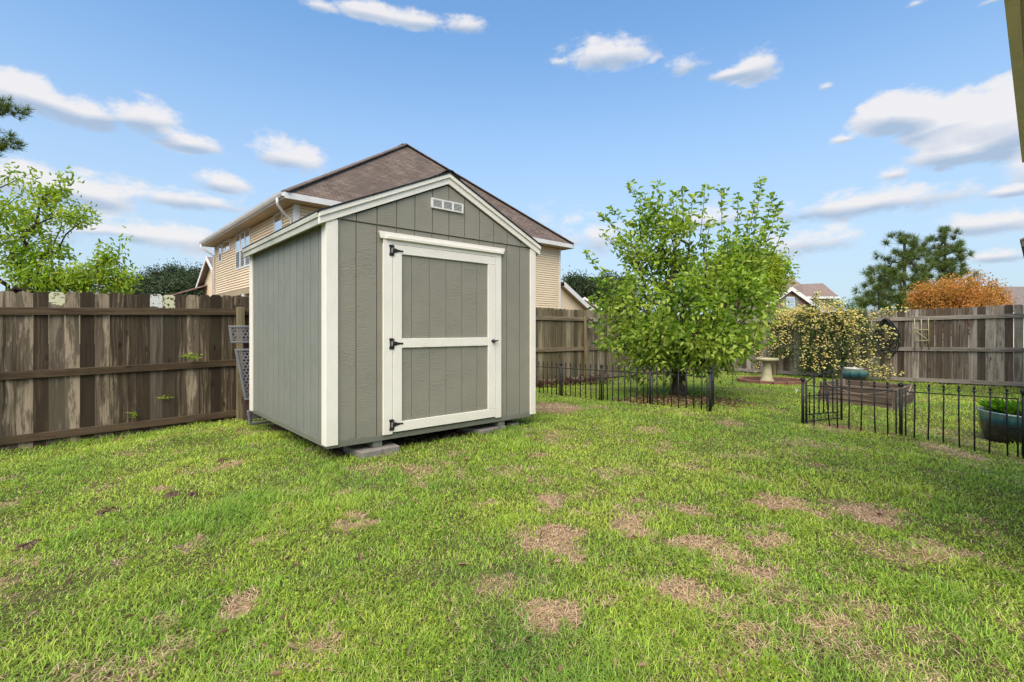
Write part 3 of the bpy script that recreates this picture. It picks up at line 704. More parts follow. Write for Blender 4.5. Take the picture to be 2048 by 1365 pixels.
def sx1(px): Z = FPX*FQ/(D[1]*(2132-px)); return (Z-FQ*N[1])/D[1]
lich = [(sx1(94), sx1(129), 1), (sx1(305), sx1(332), 2), (sx1(334), sx1(360), 1)]
wood_fence(f1, p1, lambda a, d_, z: P(a, FQ-d_, z), offs1, lambda a: ([fence_dark, fence_lichen, fence_pale], rail_dark) if a < 5 else (fence_olive, rail_olive), 1, rng_f, lich)
f2 = thing('wooden_fence', P(FS, 3, gz(*P(FS, 3, 0)[:2])), 'grey weathered board privacy fence along the right side of the yard', 'fence')
p2 = [-4.8, -2.3, .33, 3.0, 5.67, 8.05]
wood_fence(f2, p2, lambda a, d_, z: P(FS-d_, a, z), offs2, lambda a: (fence_grey, rail_grey), 1, rng_f, None, .007)

# ------------------------------------------------------------------ neighbouring two-storey house
EZ = 4.22
hs = thing('house', H(6.8, 6, -1.35), 'tan two-storey house with brown hip roof behind the shed', 'house')
W0m, W0k, W1m, W1k = .47, .47, 13.12, 11.5
def course_wall(mb, A, B, outv, z0, z1, step=.105):
    n = int(round((z1-z0)/step)); st = (z1-z0)/n; ox, oy = outv
    for i in range(n):
        a, b = z0+i*st, z0+(i+1)*st-.010
        lo = [(A[0], A[1], a), (B[0], B[1], a), (B[0]+ox*.034, B[1]+oy*.034, a), (A[0]+ox*.034, A[1]+oy*.034, a)]
        hi = [(A[0], A[1], b), (B[0], B[1], b), (B[0]+ox*.004, B[1]+oy*.004, b), (A[0]+ox*.004, A[1]+oy*.004, b)]
        mb.hexa(lo, hi)
mb = MB(); A = H(W0m, W0k, 0); B = H(W1m, W0k, 0); course_wall(mb, A, B, -Nh, -1.35, EZ-.21); mb.build('wall', tan_siding, hs)
mb = MB(); A = H(W0m, W1k, 0); B = H(W0m, W0k+.001, 0); course_wall(mb, A, B, -Dh, 1.70, EZ-.21); mb.build('wall', tan_siding, hs)
MHf = lambda: MB(H)
mb = MHf(); mb.box(W0m+.001, W1m, W0k+.001, W1k, 1.60, EZ-.22); mb.box(W0m+2.2, W1m, W0k+.001, W1k, -1.35, 1.599); mb.build('inner_wall_shadow_tone', tan_dark, hs)  # darker tan behind the gaps paints shadow lines between the siding courses
mb = MHf(); mb.box(W0m-.045, W0m+.12, W0k-.045, W0k-.0, -1.35, EZ-.21); mb.box(W0m-.045, W0m-.002, W0k+.0, W0k+.12, 1.7, EZ-.21); mb.build('corner_trim', vinyl, hs)
mb = MHf(); mb.box(W1m-.06, W1m+.04, W0k-.045, W0k+.1, -1.35, EZ-.21)
mb.build('corner_trim', vinyl, hs)
mb = MHf(); mb.box(W0m-.02, W0m+.06, W0k, W1k, 1.45, 1.695); mb.build('porch_beam', tan_dark, hs)
for kk_ in (3.2, 6.45, 9.3, 11.4):
    mb = MHf(); mb.box(W0m-.02, W0m+.16, kk_-.09, kk_+.09, -1.35, 1.30); mb.box(W0m-.05, W0m+.19, kk_-.12, kk_+.12, 1.30, 1.449); mb.build('porch_column', vinyl, hs)
# roof
AP = H(6.81, 4.456, 8.65); AP2 = H(6.81, 11.7-4.456, 8.65)
c00, c10, c11, c01 = H(0, 0, EZ), H(13.62, 0, EZ), H(13.62, 11.7, EZ), H(0, 11.7, EZ)
mb = MB()
mb.add([c00, c10, c11, c01, AP, AP2], [(0, 1, 4), (1, 2, 5, 4), (2, 3, 5), (3, 0, 4, 5)])
# lower rear wing whose ridge just shows past the right hip
R0, R1 = at(975, 391, 27.0), at(998, 397.5, 28.2)
wing = [H(9, 3.6, EZ+.05), H(13.6, .6, EZ+.02)]
mb.add([R0, R1, H(13.55, .25, EZ+.05), H(9.8, 3.0, 6.4), H(13.6, 9, EZ+.02)], [(0, 3, 2, 1), (0, 1, 4), (1, 2, 4)])
rf = mb.build('roof', brown_shingle, hs)
mb = MB()
for a, b in ((c00, AP), (c10, AP), (AP, AP2)): mb.bar(Vector(a)+Vector((0, 0, .02)), Vector(b)+Vector((0, 0, .02)), .30, .035)
mb.build('hip_cap', brown_shingle, rf)
mb = MHf(); mb.box(0, 13.62, 0, 11.7, EZ-.205, EZ-.185); mb.build('soffit', tan_dark, hs)
mb = MHf(); mb.box(-.02, 13.64, -.022, -.001, EZ-.19, EZ-.004); mb.box(13.621, 13.64, 0, 11.7, EZ-.19, EZ-.004); mb.box(-.02, -.001, 0, 11.7, EZ-.19, EZ-.004); mb.build('fascia', vinyl, hs)
mb = MB(); 
for A, B in ((H(-.022, -.03, 0), H(-.022, 11.74, 0)),):
    ox, oy = -Dh*.12
    for (p0, p1) in (((0, EZ-.13), (.55, EZ-.13)), ((.55, EZ-.13), (.85, EZ-.07)), ((.85, EZ-.07), (1.0, EZ-.005))):
        mb.add([(A[0]+ox*p0[0], A[1]+oy*p0[0], p0[1]), (B[0]+ox*p0[0], B[1]+oy*p0[0], p0[1]), (B[0]+ox*p1[0], B[1]+oy*p1[0], p1[1]), (A[0]+ox*p1[0], A[1]+oy*p1[0], p1[1])], [(0, 1, 2, 3)])
gut = mb.build('gutter', vinyl, hs); so = gut.modifiers.new('thick', 'SOLIDIFY'); so.thickness = .012
def dspout(k0, kc):
    mb = MB(); pts = [H(-.09, k0, EZ-.13), H(-.09, k0, EZ-.30), H(.18, kc, EZ-.52), H(W0m-.075, kc, EZ-.66), H(W0m-.075, kc, -1.35)]
    mb.tube(pts, [.045, .045, .045, .05, .05], 8); mb.build('downspout', vinyl, hs, smooth=True)
dspout(.42, .66); dspout(11.55, 11.38)
def lwall(px): r = (px-HX)/FPX; return (-6.916-15.54*r)/(.6801+.7331*r)
def win(px0, px1, ytop, ybot, panes=1, low=True):
    k1, k0 = lwall(px0), lwall(px1); km = lwall((px0+px1)/2); Z = 15.54+.7331*km; z1 = (HY-ytop)/FPX*Z; z0 = (HY-ybot)/FPX*Z
    wd = (k1-k0)/panes
    for i in range(panes):
        a, b = k0+i*wd+.004, k0+(i+1)*wd-.004; mb = MHf(); o = W0m-.045; i_ = W0m-.0235
        mb.box(o, i_, a, b, z0, z0+.07); mb.box(o, i_, a, b, z1-.07, z1); mb.box(o, i_, a, a+.07, z0+.0705, z1-.0705); mb.box(o, i_, b-.07, b, z0+.0705, z1-.0705)
        zm = (z0+z1)/2
        if low: mb.box(o, i_, a+.0705, b-.0705, zm-.03, zm+.03)
        w_ = mb.build('window', vinyl, hs)
        mb = MHf(); mb.box(o+.012, o+.016, a+.065, b-.065, (zm if low else z0+.06), z1-.06); mb.build('pane', glass, w_)
        if low: mb = MHf(); mb.box(o+.014, o+.018, a+.065, b-.065, z0+.06, zm-.001); mb.build('screen', screen_m, w_)
win(540.5, 556.5, 430.5, 487, 1, False); win(466.5, 494.5, 466, 538.5, 3); win(433.5, 439.5, 491.5, 527.5); win(441.5, 455.3, 484, 507, 1, False)
# porch extension on the far right
m0, m1 = 13.17, 15.75
def zr(m_): return 2.38-(m_-13.12)*.56
mb = MHf(); mb.prism([(m0, .95), (15.15, .95), (15.15, zr(15.15)-.22), (m0, zr(m0)-.22)], .5, .62, axis=1); mb.build('porch_gable', tan_siding, hs)
mb = MHf(); mb.hexa([(m0, .2, zr(m0)-.04), (m1, .2, zr(m1)-.04), (m1, 7, zr(m1)-.04), (m0, 7, zr(m0)-.04)], [(m0, .2, zr(m0)+.02), (m1, .2, zr(m1)+.02), (m1, 7, zr(m1)+.02), (m0, 7, zr(m0)+.02)]); mb.build('porch_roof', brown_shingle, hs)
mb = MHf(); mb.hexa([(m0, .16, zr(m0)-.25), (m1, .16, zr(m1)-.25), (m1, .195, zr(m1)-.25), (m0, .195, zr(m0)-.25)], [(m0, .16, zr(m0)), (m1, .16, zr(m1)), (m1, .195, zr(m1)), (m0, .195, zr(m0))]); mb.build('porch_fascia', vinyl, hs)
mb = MHf(); mb.hexa([(m0, .2, zr(m0)-.20), (m1, .2, zr(m1)-.20), (m1, .49, zr(m1)-.20), (m0, .49, zr(m0)-.20)], [(m0, .2, zr(m0)-.19), (m1, .2, zr(m1)-.19), (m1, .49, zr(m1)-.19), (m0, .49, zr(m0)-.19)]); mb.build('soffit', tan_dark, hs)
mb = MHf(); mb.box(m0, 15.15, .47, .70, .82, .949); mb.build('porch_beam', tan_dark, hs)
mb = MHf(); mb.box(14.93, 15.13, .48, .69, -1.35, .819); mb.build('porch_column', vinyl, hs)

# gabled house beyond on the left
GA = np.array(at(413, 514, 32.0)); g2 = thing('house', (GA[0], GA[1]+3, -1.35), 'pale house gable peeking out left of the tall tan house', 'house')
def G2(a, b, z): return (GA[0]+a*Dh[0]+b*Nh[0], GA[1]+a*Dh[1]+b*Nh[1], z)
mb = MB(G2); mb.prism([(-3.0, -1.35), (3.0, -1.35), (3.0, 2.95), (0, 4.7), (-3.0, 2.95)], .35, 9, axis=0); mb.build('wall', tan_siding, g2)
mb = MB(G2)
for sg in (1, -1): mb.hexa([(0, 0, 4.70), (0, sg*3.4, 2.82), (9.2, sg*3.4, 2.82), (9.2, 0, 4.70)], [(0, 0, 4.8), (0, sg*3.4, 2.92), (9.2, sg*3.4, 2.92), (9.2, 0, 4.8)])
mb.build('roof', grey_shingle, g2)
mb = MB(G2)
for sg in (1, -1): mb.hexa([(-.05, 0, 4.58), (-.05, sg*3.4, 2.70), (-.002, sg*3.4, 2.70), (-.002, 0, 4.58)], [(-.05, 0, 4.82), (-.05, sg*3.4, 2.94), (-.002, sg*3.4, 2.94), (-.002, 0, 4.82)])
mb.build('rake_trim', vinyl, g2)
mb = MB(G2); mb.hexa([(-2.4, 1.5, 1.95), (-2.4, 8.5, 1.95), (.3, 8.5, 3.0), (.3, 1.5, 3.0)], [(-2.4, 1.5, 2.05), (-2.4, 8.5, 2.05), (.3, 8.5, 3.1), (.3, 1.5, 3.1)]); mb.box(-2.1, .34, 1.8, 8.2, -1.35, 1.94); mb.build('lower_roof', tan_shingle, g2)

def simple_house(name_label, x0, x1, y0, y1, ze_, zr_, wallm, roofm, axis='x', over=.4):
    o = thing('house', ((x0+x1)/2, (y0+y1)/2, -1.35), name_label, 'house')
    mb = MB(); mb.box(x0, x1, y0, y1, -1.35, ze_-.1)
    ym = (y0+y1)/2; xm = (x0+x1)/2
    if axis == 'x': mb.prism([(y0, ze_-.0995), (y1, ze_-.0995), (ym, zr_-.12)], x0+.01, x1-.01, axis=0)
    else: mb.prism([(x0, ze_-.0995), (x1, ze_-.0995), (xm, zr_-.12)], y0+.01, y1-.01, axis=1)
    mb.build('wall', wallm, o); mb = MB()
    if axis == 'x':
        for e in (y0-over, y1+over): mb.hexa([(x0-over, e, ze_-.1), (x1+over, e, ze_-.1), (x1+over, ym, zr_-.1), (x0-over, ym, zr_-.1)], [(x0-over, e, ze_), (x1+over, e, ze_), (x1+over, ym, zr_), (x0-over, ym, zr_)])
    else:
        for e in (x0-over, x1+over): mb.hexa([(e, y0-over, ze_-.1), (e, y1+over, ze_-.1), (xm, y1+over, zr_-.1), (xm, y0-over, zr_-.1)], [(e, y0-over, ze_), (e, y1+over, ze_), (xm, y1+over, zr_), (xm, y0-over, zr_)])
    mb.build('roof', roofm, o)
    mb = MB()
    if axis == 'x': mb.box(x0-over, x1+over, y0-over-.05, y0-over-.002, ze_-.2, ze_+.0)
    else:
        for e in (x0-over, x1+over): mb.hexa([(e, y0-over-.05, ze_-.22), (xm, y0-over-.05, zr_-.22), (xm, y0-over-.002, zr_-.22), (e, y0-over-.002, ze_-.22)], [(e, y0-over-.05, ze_+.02), (xm, y0-over-.05, zr_+.02), (xm, y0-over-.002, zr_+.02), (e, y0-over-.002, ze_+.02)])
    mb.build('fascia', vinyl, o)
    return o
o = simple_house('small distant tan house seen through the porch opening, white window in its gable', 4.0, 9.6, 46, 54, .9, 3.05, tan_siding, grey_shingle, 'y')
mb = MB(); mb.box(6.95, 7.75, 45.93, 45.99, .8, 2.1); w_ = mb.build('window', vinyl, o); mb = MB(); mb.box(7.03, 7.67, 45.90, 45.925, .9, 2.0); mb.build('pane', glass, w_)
simple_house('low grey-roofed house far off behind the left tree', -54, -38, 46, 56, 2.1, 3.9, tan_siding, grey_shingle, 'x')
simple_house('long house with a pale brown roof right of the orange maple', 34.5, 50, 34, 44, 1.2, 3.45, tan_siding, grey_shingle, 'x')

# brick house
bk = thing('house', at(1620, 700, 42.0)[:2]+(-1.35,), 'red brick house with tan hip roofs beyond the rose', 'house')
def q(px, py, Z): return at(px, py, Z)
ga, gl, gr_ = q(1578.5, 578, 40), q(1526, 616, 40), q(1634, 618, 40)
mb = MB(); mb.prism([(gl[0], -1.35), (gr_[0], -1.35), (gr_[0], gr_[2]), (ga[0], ga[2]), (gl[0], gl[2])], 40.0, 47, axis=1); mb.build('brick_gable', brick_wall, bk)
mb = MB()
for e in (gl, gr_):
    d_ = .35*(1 if e is gr_ else -1)
    mb.hexa([(e[0]+d_, 39.7, e[2]-.22), (ga[0], 39.7, ga[2]+.02), (ga[0], 47, ga[2]+.02), (e[0]+d_, 47, e[2]-.22)], [(e[0]+d_, 39.7, e[2]-.10), (ga[0], 39.7, ga[2]+.14), (ga[0], 47, ga[2]+.14), (e[0]+d_, 47, e[2]-.10)])
mb.build('gable_roof', grey_shingle, bk)
mb = MB()
for e in (gl, gr_):
    d_ = .35*(1 if e is gr_ else -1)
    mb.hexa([(e[0]+d_, 39.62, e[2]-.42), (ga[0], 39.62, ga[2]-.18), (ga[0], 39.69, ga[2]-.18), (e[0]+d_, 39.69, e[2]-.42)], [(e[0]+d_, 39.62, e[2]-.08), (ga[0], 39.62, ga[2]+.16), (ga[0], 39.69, ga[2]+.16), (e[0]+d_, 39.69, e[2]-.08)])
mb.build('rake_trim', vinyl, bk)
a, b = q(1572, 594, 40), q(1589, 620, 40)
mb = MB(); mb.box(a[0], b[0], 39.93, 39.995, b[2], a[2]); w_ = mb.build('window', vinyl, bk)
mb = MB(); zm = (a[2]+b[2])/2; mb.box(a[0]+.07, b[0]-.07, 39.90, 39.928, zm+.03, a[2]-.07); mb.box(a[0]+.07, b[0]-.07, 39.90, 39.928, b[2]+.07, zm-.03); mb.build('pane', glass, w_)
mb = MB(); mb.box(a[0]-.3, a[0]-.03, 39.94, 39.99, b[2], a[2]); mb.build('shutter', shutter, bk)
mb = MB(); mb.box(b[0]+.03, b[0]+.3, 39.94, 39.99, b[2], a[2]); mb.build('shutter', shutter, bk)
# main hip roof
e0, e1 = q(1500, 612, 44), q(1672, 618, 44); r0, r1 = q(1552, 551.5, 49), q(1575, 551, 49)
mb = MB(); mb.add([(e0[0], 44, 2.1), (e1[0], 44, 2.1), (e1[0], 54, 2.1), (e0[0], 54, 2.1), r0, r1], [(0, 1, 5, 4), (1, 2, 5), (2, 3, 4, 5), (3, 0, 4), (3, 2, 1, 0)]); mb.build('main_roof', tan_shingle, bk)
mb = MB(); mb.box(e0[0]+.5, e1[0]-.5, 44.5, 53.5, -1.35, 2.09); mb.build('brick_wall', brick_wall, bk)
# right wing
x0, x1 = q(1600, 0, 42)[0], q(1692, 0, 42)[0]; x2 = q(1671, 0, 42)[0]
zE = (HY-595)/FPX*42
mb = MB(); mb.add([(x0, 42, -1.35), (x2-.2, 42, -1.35), (x1-.2, 43.6, -1.35), (x1-.2, 50, -1.35), (x0, 50, -1.35), (x0, 42, zE), (x2-.2, 42, zE), (x1-.2, 43.6, zE), (x1-.2, 50, zE), (x0, 50, zE)],
   [(0, 1, 6, 5), (1, 2, 7, 6), (2, 3, 8, 7), (3, 4, 9, 8), (4, 0, 5, 9), (5, 6, 7, 8, 9)]); mb.build('wing_wall', tan_siding, bk)
ra, rb = q(1606, 568.5, 46), q(1646, 567, 46)
mb = MB(); mb.add([(x0, 41.6, zE+.03), (x2+.0, 41.6, zE+.03), (x1+.25, 43.4, zE+.03), (x1+.25, 50.4, zE+.03), (x0, 50.4, zE+.03), ra, rb], [(0, 1, 6, 5), (1, 2, 6), (2, 3, 6), (3, 4, 5, 6), (4, 0, 5), (4, 3, 2, 1, 0)]); mb.build('wing_roof', tan_shingle, bk)
mb = MB(); mb.box(x0, x2, 41.52, 41.598, zE-.14, zE+.03); mb.bar((x2, 41.56, zE-.055), (x1+.27, 43.36, zE-.055), .08, .17); mb.build('fascia', vinyl, bk)
mb = MB(); mb.tube([(x1+.2, 43.3, zE), (x1+.35, 43.3, zE-.5), (x1+.45, 43.3, -1.3)], .07, 6); mb.build('downspout', vinyl, bk)
mb = MB(); mb.box(x2+.12, x2+.62, 42.18, 42.3, zE-1.5, zE-.45); w_ = mb.build('window', vinyl, bk)
mb = MB(); mb.box(x2+.2, x2+.54, 42.15, 42.178, zE-1.42, zE-.53); mb.build('pane', glass, w_)

# eave of the photographer's own house, upper right
ea = np.array(at(2008, 0, 975*1.5/660)); eb = np.array(at(2044, 325, 975*1.5/335)); dv = (eb-ea)/np.linalg.norm(eb-ea)
rv = np.array([dv[1], -dv[0], 0])
eave_m = m_simple('beige_boarded_soffit', (.82, .77, .64), (.74, .69, .57), 2, .7, .05)
own = thing('house_eave', (eb[0]+.8, eb[1]-.8, -1.25), 'beige eave and boarded soffit of the near house at upper right', 'eave')
def E(a, b, z): p = eb+dv*a+rv*b; return (p[0], p[1], z)
mb = MB(E)
for i in range(9): mb.box(-3.3, .0, .06+i*.055, .06+i*.055+.050, 1.505, 1.515)
mb.box(-3.3, 0, .05, .55, 1.5155, 1.53); mb.build('soffit', eave_m, own)
mb = MB(E); mb.box(-3.4, .02, .0, .049, 1.50, 1.66); mb.box(.0005, .03, .05, .55, 1.50, 1.66); mb.build('fascia', m_simple('beige_fascia', (.78, .70, .58), None, 3, .6), own)
mb = MB(E); mb.hexa([(-3.4, -.008, 1.661), (.03, -.008, 1.661), (.03, 2.5, 2.85), (-3.4, 2.5, 2.85)], [(-3.4, -.008, 1.69), (.03, -.008, 1.69), (.03, 2.5, 2.88), (-3.4, 2.5, 2.88)]); mb.build('roof', grey_shingle, own)
mb = MB(E); mb.box(-3.3, -.45, .5, 2.5, -1.4, 1.504); mb.prism([(.2, 1.531), (2.5, 1.531), (2.5, 2.83), (.2, 1.745)], -3.3, -.45, axis=0); mb.build('wall', tan_siding, own)
ec = np.array(at(2043, 487, 975*1.5/173))
def E2(a, b, z): p = ec+dv*a+rv*b; return (p[0], p[1], z)
own2 = thing('house_eave', (ec[0]+.6, ec[1], -1.25), 'further eave corner just touching the right picture edge', 'eave')
mb = MB(E2); mb.box(0, 3, .04, 2.5, 1.48, 1.5); mb.build('soffit', eave_m, own2)
mb = MB(E2); mb.box(0, 3, 0, .039, 1.44, 1.54); mb.box(-.03, -.0005, 0, .6, 1.44, 1.54); mb.build('fascia', m_simple('dark_fascia', (.10, .09, .07), None, 3, .6), own2)
mb = MB(E2); mb.box(.35, 3, .5, 2.5, -1.4, 1.479); mb.build('wall', tan_siding, own2)
mb = MB(E2); mb.hexa([(-.03, -.02, 1.541), (3, -.02, 1.541), (3, 2.5, 2.7), (-.03, 2.5, 2.7)], [(-.03, -.02, 1.57), (3, -.02, 1.57), (3, 2.5, 2.73), (-.03, 2.5, 2.73)]); mb.build('roof', grey_shingle, own2)

# ------------------------------------------------------------------ iron garden fence
def finial(mb, p, s=1.0):
    x, y, z = p
    mb.lathe((x, y, z), [(.006*s, 0), (.017*s, .004*s), (.017*s, .010*s), (.007*s, .014*s), (.006*s, .022*s), (.011*s, .030*s), (.008*s, .044*s), (.001*s, .058*s)], 8)
def ball(mb, p, r):
    mb.lathe(p, [(r*math.sin(a)+.0005, -r*math.cos(a)) for a in np.linspace(.35, math.pi, 7)], 12)
def iron_run(root, pts, zrail, rng, npk=7, top=.088, first=True):
    """pts: post feet (x, y); zrail: rail height at each post"""
    for i, (a, b) in enumerate(zip(pts[:-1], pts[1:])):
        A = np.array(a); B = np.array(b); za, zb = zrail[i], zrail[i+1]
        d = (B-A)/np.linalg.norm(B-A); L = np.linalg.norm(B-A)
        def at_(u): p = A+(B-A)*u; return p[0], p[1], za+(zb-za)*u
        mb = MB(); mb.bar(at_(.035/L), at_(1-.035/L), .012, .012); mb.build('rail', iron, root)
        for u in (.045/L, 1-.045/L):
            x, y, z = at_(u); mb = MB(); mb.tube([(x, y, gz(x, y)-.03), (x, y, z+.004)], .009, 6); mb.build('stile', iron, root, smooth=True)
        for j in range(npk):
            x, y, z = at_((j+1)/(npk+1)); lx, ly = rng.uniform(-.008, .008), rng.uniform(-.008, .008)
            bend = .05 if (rng.random() < .06) else 0
            mb = MB(); mb.tube([(x+lx+bend, y+ly, gz(x, y)-.02), (x+bend*.4, y, z-.2), (x, y, z+top-.04)], .0088, 6); finial(mb, (x, y, z+top-.045), 1.25); mb.build('picket', iron, root, smooth=True)
    for i, p in enumerate(pts):
        mb = MB(); z = zrail[i]; mb.tube([(p[0], p[1], gz(*p)-.03), (p[0], p[1], z+.05)], .0185, 10); po = mb.build('post', iron, root, smooth=True)
        mb = MB(); ball(mb, (p[0], p[1], z+.077), .031); mb.build('ball_finial', iron, po, smooth=True)
LP = [(.304, 9.99), (.926, 9.21), (1.548, 8.43), (2.166, 7.65), (2.79, 6.87)]
rngi = random.Random(9)
ifl = thing('iron_fence', (1.9, 8.0, gz(1.9, 8)), 'low black iron picket fence curving round the broad leafy tree', 'garden fence')
iron_run(ifl, LP, [-.745, -.722, -.706, -.685, -.668], rngi)
RP = [(3.89, 6.52), (4.675, 5.86), (5.46, 5.20), (6.2, 4.56)]
ifr = thing('iron_fence', (4.7, 5.86, gz(4.7, 5.86)), 'low black iron picket fence at right, before the raised bed', 'garden fence')
iron_run(ifr, RP[:3], [-.742, -.742, -.742], rngi)
def gate(root, hinge, end, zl, label=None, L=.72):
    Hh = np.array(hinge); d = np.array(end)-Hh; Ln = np.linalg.norm(d); d = d/Ln
    g0 = gz(*hinge)
    def g(u, z): p = Hh+d*u*Ln; return (p[0], p[1], g0+z)
    def arch(u): return zl[0]+(zl[1]-zl[0])*math.sin(min(1, max(0, u))**.75*math.pi/2)
    fr_ = MB(); fr_.tube([g(.03, .03), g(.03, zl[0])]+[g(.03+.95*u, arch(u)) for u in np.linspace(.04, 1, 14)], .0095, 6); fr_.tube([g(.98, .03), g(.98, zl[1])], .0095, 6)
    fr_.tube([g(.03, .035), g(.98, .035)], .008, 6); fr_.tube([g(.03, .125), g(.98, .125)], .008, 6); fr_.tube([g(.03, .375), g(.98, .375)], .008, 6)
    fr_.build('gate_frame', iron, root, smooth=True)
    n = 8
    for i in range(1, n):
        u = i/n; tall = i % 2 == 0
        zt = arch(u)+.06 if tall else .43
        mb = MB(); mb.tube([g(u, .125), g(u, zt-.05)], .0085, 6); p = g(u, zt-.055); finial(mb, p, 1.0); mb.build('picket', iron, root, smooth=True)
    for i in range(4):
        u = .17+i*.21; mb = MB(); pts = [g(u+.038/Ln*math.cos(a), .080+.038*math.sin(a)) for a in np.linspace(0, 2*math.pi, 17)[:-1]]
        mb.tube(pts, .005, 5, closed=True); mb.build('ring', iron, root, smooth=True)
    mb = MB(); mb.tube([g(1.0, -.02), g(1.0, zl[1]+.04)], .010, 8); po = mb.build('post', iron, root, smooth=True)
    mb = MB(); ball(mb, g(1.0, zl[1]+.06), .022); mb.build('ball_finial', iron, po, smooth=True)
gr1 = thing('garden_gate', (3.93, 6.54, gz(3.93, 6.54)), 'arched black iron gate leaf standing open before the raised bed', 'garden gate')
gate(gr1, (3.925, 6.535), (4.60, 6.80), (.555, .70))
gr2 = thing('garden_gate', (2.82, 6.9, gz(2.82, 6.9)), 'black iron gate leaf swung open edge-on beside the broad tree', 'garden gate')
gate(gr2, (2.815, 6.90), (3.10, 7.50), (.48, .56))

# brick strip below the right iron fence
for i in range(7):
    u = .28+i*.105; a = np.array(RP[0]); b = np.array(RP[1]); p = a+(b-a)*u*1.0; ang = math.atan2(b[1]-a[1], b[0]-a[0])+rngi.uniform(-.05, .05)
    ca, sa = math.cos(ang), math.sin(ang); zt = gz(*p)+.016
    mb = MB(lambda x, y, z: (p[0]+.04+x*ca-y*sa, p[1]+.06+x*sa+y*ca, zt+z)); mb.box(-.050, .050, -.05, .05, -.06, 0)
    tag(mb.build('edging_brick', brickred, None, bevel=.005), ['leftmost flat red brick under the iron fence, nearest the open gate', 'second flat red brick from the gate under the iron fence', 'third flat red brick from the gate under the iron fence', 'middle flat red brick of the seven under the iron fence', 'third flat red brick from the ball-topped post, under the iron fence', 'second flat red brick from the ball-topped post, under the iron fence', 'flat red brick at the foot of the ball-topped iron post'][i], 'brick', 'flat bricks below the right iron fence')

# ------------------------------------------------------------------ bird bath and its ring
bx, by = 6.46, 12.35; bz = gz(bx, by)
bb_ = thing('bird_bath', (bx, by, bz), 'weathered stone bird bath inside a red-brown brick ring', 'bird bath')
mb = MB(); mb.lathe((bx, by, bz), [(.17, 0), (.172, .03), (.135, .08), (.118, .18), (.104, .32), (.10, .46), (.12, .50)], 20); mb.build('pedestal', stone, bb_, smooth=True)
mb = MB(); mb.lathe((bx, by, bz), [(.11, .5005), (.20, .525), (.262, .55), (.272, .565), (.272, .595), (.255, .60), (.235, .585), (.12, .555), (.01, .55)], 28); mb.build('basin', stone, bb_, smooth=False)
RW = ['rightmost', 'right, just behind centre', 'back right', 'back, right of centre', 'back, just right of the pedestal', 'back, just left of the pedestal', 'back left', 'left, just behind centre', 'leftmost', 'left, just before centre', 'front left', 'front, left of centre', 'front, just left of the pedestal', 'front, just right of the pedestal', 'front right', 'right, just before centre']
RINGL = ['red-brown edging brick of the bird bath ring, '+w_ for w_ in RW]
for i in range(16):
    a0 = 2*math.pi*i/16+.02; a1 = 2*math.pi*(i+1)/16-.02; Rx, Ry = .80, .72; mb = MB(); lo = []; hi = []
    for a_, k_ in ((a0, 1), (a1, 1), (a1, .86), (a0, .86)):
        p = (bx+.1+Rx*k_*math.cos(a_), by+Ry*k_*math.sin(a_)); lo.append((*p, gz(*p)-.04)); hi.append((*p, gz(*p)+.075))
    mb.hexa(lo, hi); tag(mb.build('edging_brick', brickred, None, bevel=.006), RINGL[i], 'brick', 'bricks ringing the bird bath')
th = np.linspace(0, 2*math.pi, 25)[:-1]; mb = MB(); pts = [(bx+.1+.70*math.cos(a), by+.62*math.sin(a)) for a in th]
mb.add([(x, y, gz(x, y)+.022) for x, y in pts], [tuple(range(24))]); tag(mb.build('mulch', soil), 'reddish bark mulch filling the ring under the bird bath', 'mulch', kind='stuff')
# small plant hook with a hanging dish left of the bird bath
hx, hy = at(1464.5, 0, 11.3)[:2]; hz = gz(hx, hy)
hk = thing('garden_stake', (hx, hy, hz), 'thin dark iron stake with drooping arms left of the bird bath', 'garden stake')
mb = MB(); mb.tube([(hx, hy, hz-.05), (hx, hy, hz+.32)], .007, 6); mb.build('rod', iron, hk)
mb = MB(); mb.tube([(hx+.15*math.cos(a), hy, hz+.24+.06*math.sin(a)) for a in np.linspace(0, math.pi, 9)], .006, 5); mb.tube([(hx+.10*math.cos(a), hy+.02, hz+.21+.05*math.sin(a)) for a in np.linspace(0, math.pi, 9)], .006, 5); mb.build('arm', iron, hk)

# ------------------------------------------------------------------ raised bed, pots, rope
Nc, Lc, Rc = np.array((6.08, 7.74)), np.array((5.47, 8.66)), np.array((6.87, 8.37)); Bc = Lc+Rc-Nc
rb_ = thing('raised_bed', (*((Lc+Rc)/2), gz(6.1, 8.2)), 'old brown timber raised bed behind the right iron fence', 'raised bed')
def wallseg(a, b, name):
    for j, (z0, z1, o) in enumerate(((-1.29, -1.19, 0), (-1.188, -1.07, .012), (-1.068, -.945, -.01))):
        d = (b-a)/np.linalg.norm(b-a); n_ = np.array([d[1], -d[0]])
        mb = MB(); mb.bar((*(a+n_*o+d*.022), (z0+z1)/2), (*(b+n_*o-d*.022), (z0+z1)/2), .042, z1-z0); mb.build('board', bed_m, rb_, bevel=.006)
wallseg(Lc, Nc, 'a'); wallseg(Nc, Rc, 'b'); wallseg(Rc, Bc, 'c'); wallseg(Bc, Lc, 'd')
for c in (Nc, Lc, Rc, Bc):
    cc_ = c*.93+((Lc+Rc)/2)*.07; mb = MB(); mb.box(cc_[0]-.04, cc_[0]+.04, cc_[1]-.04, cc_[1]+.04, -1.32, -.93, grain=0); mb.build('corner_post', bed_m, rb_, bevel=.005)
mb = MB(); s_ = .95; cen = (Lc+Rc)/2; qd = [tuple(cen+(c-cen)*s_)+(-1.12,) for c in (Nc, Rc, Bc, Lc)]; mb.add(qd, [(0, 1, 2, 3)])
mb.build('soil_fill', soil, rb_)
mb = MB(); pp = [(4.675, 5.86, -.71)]
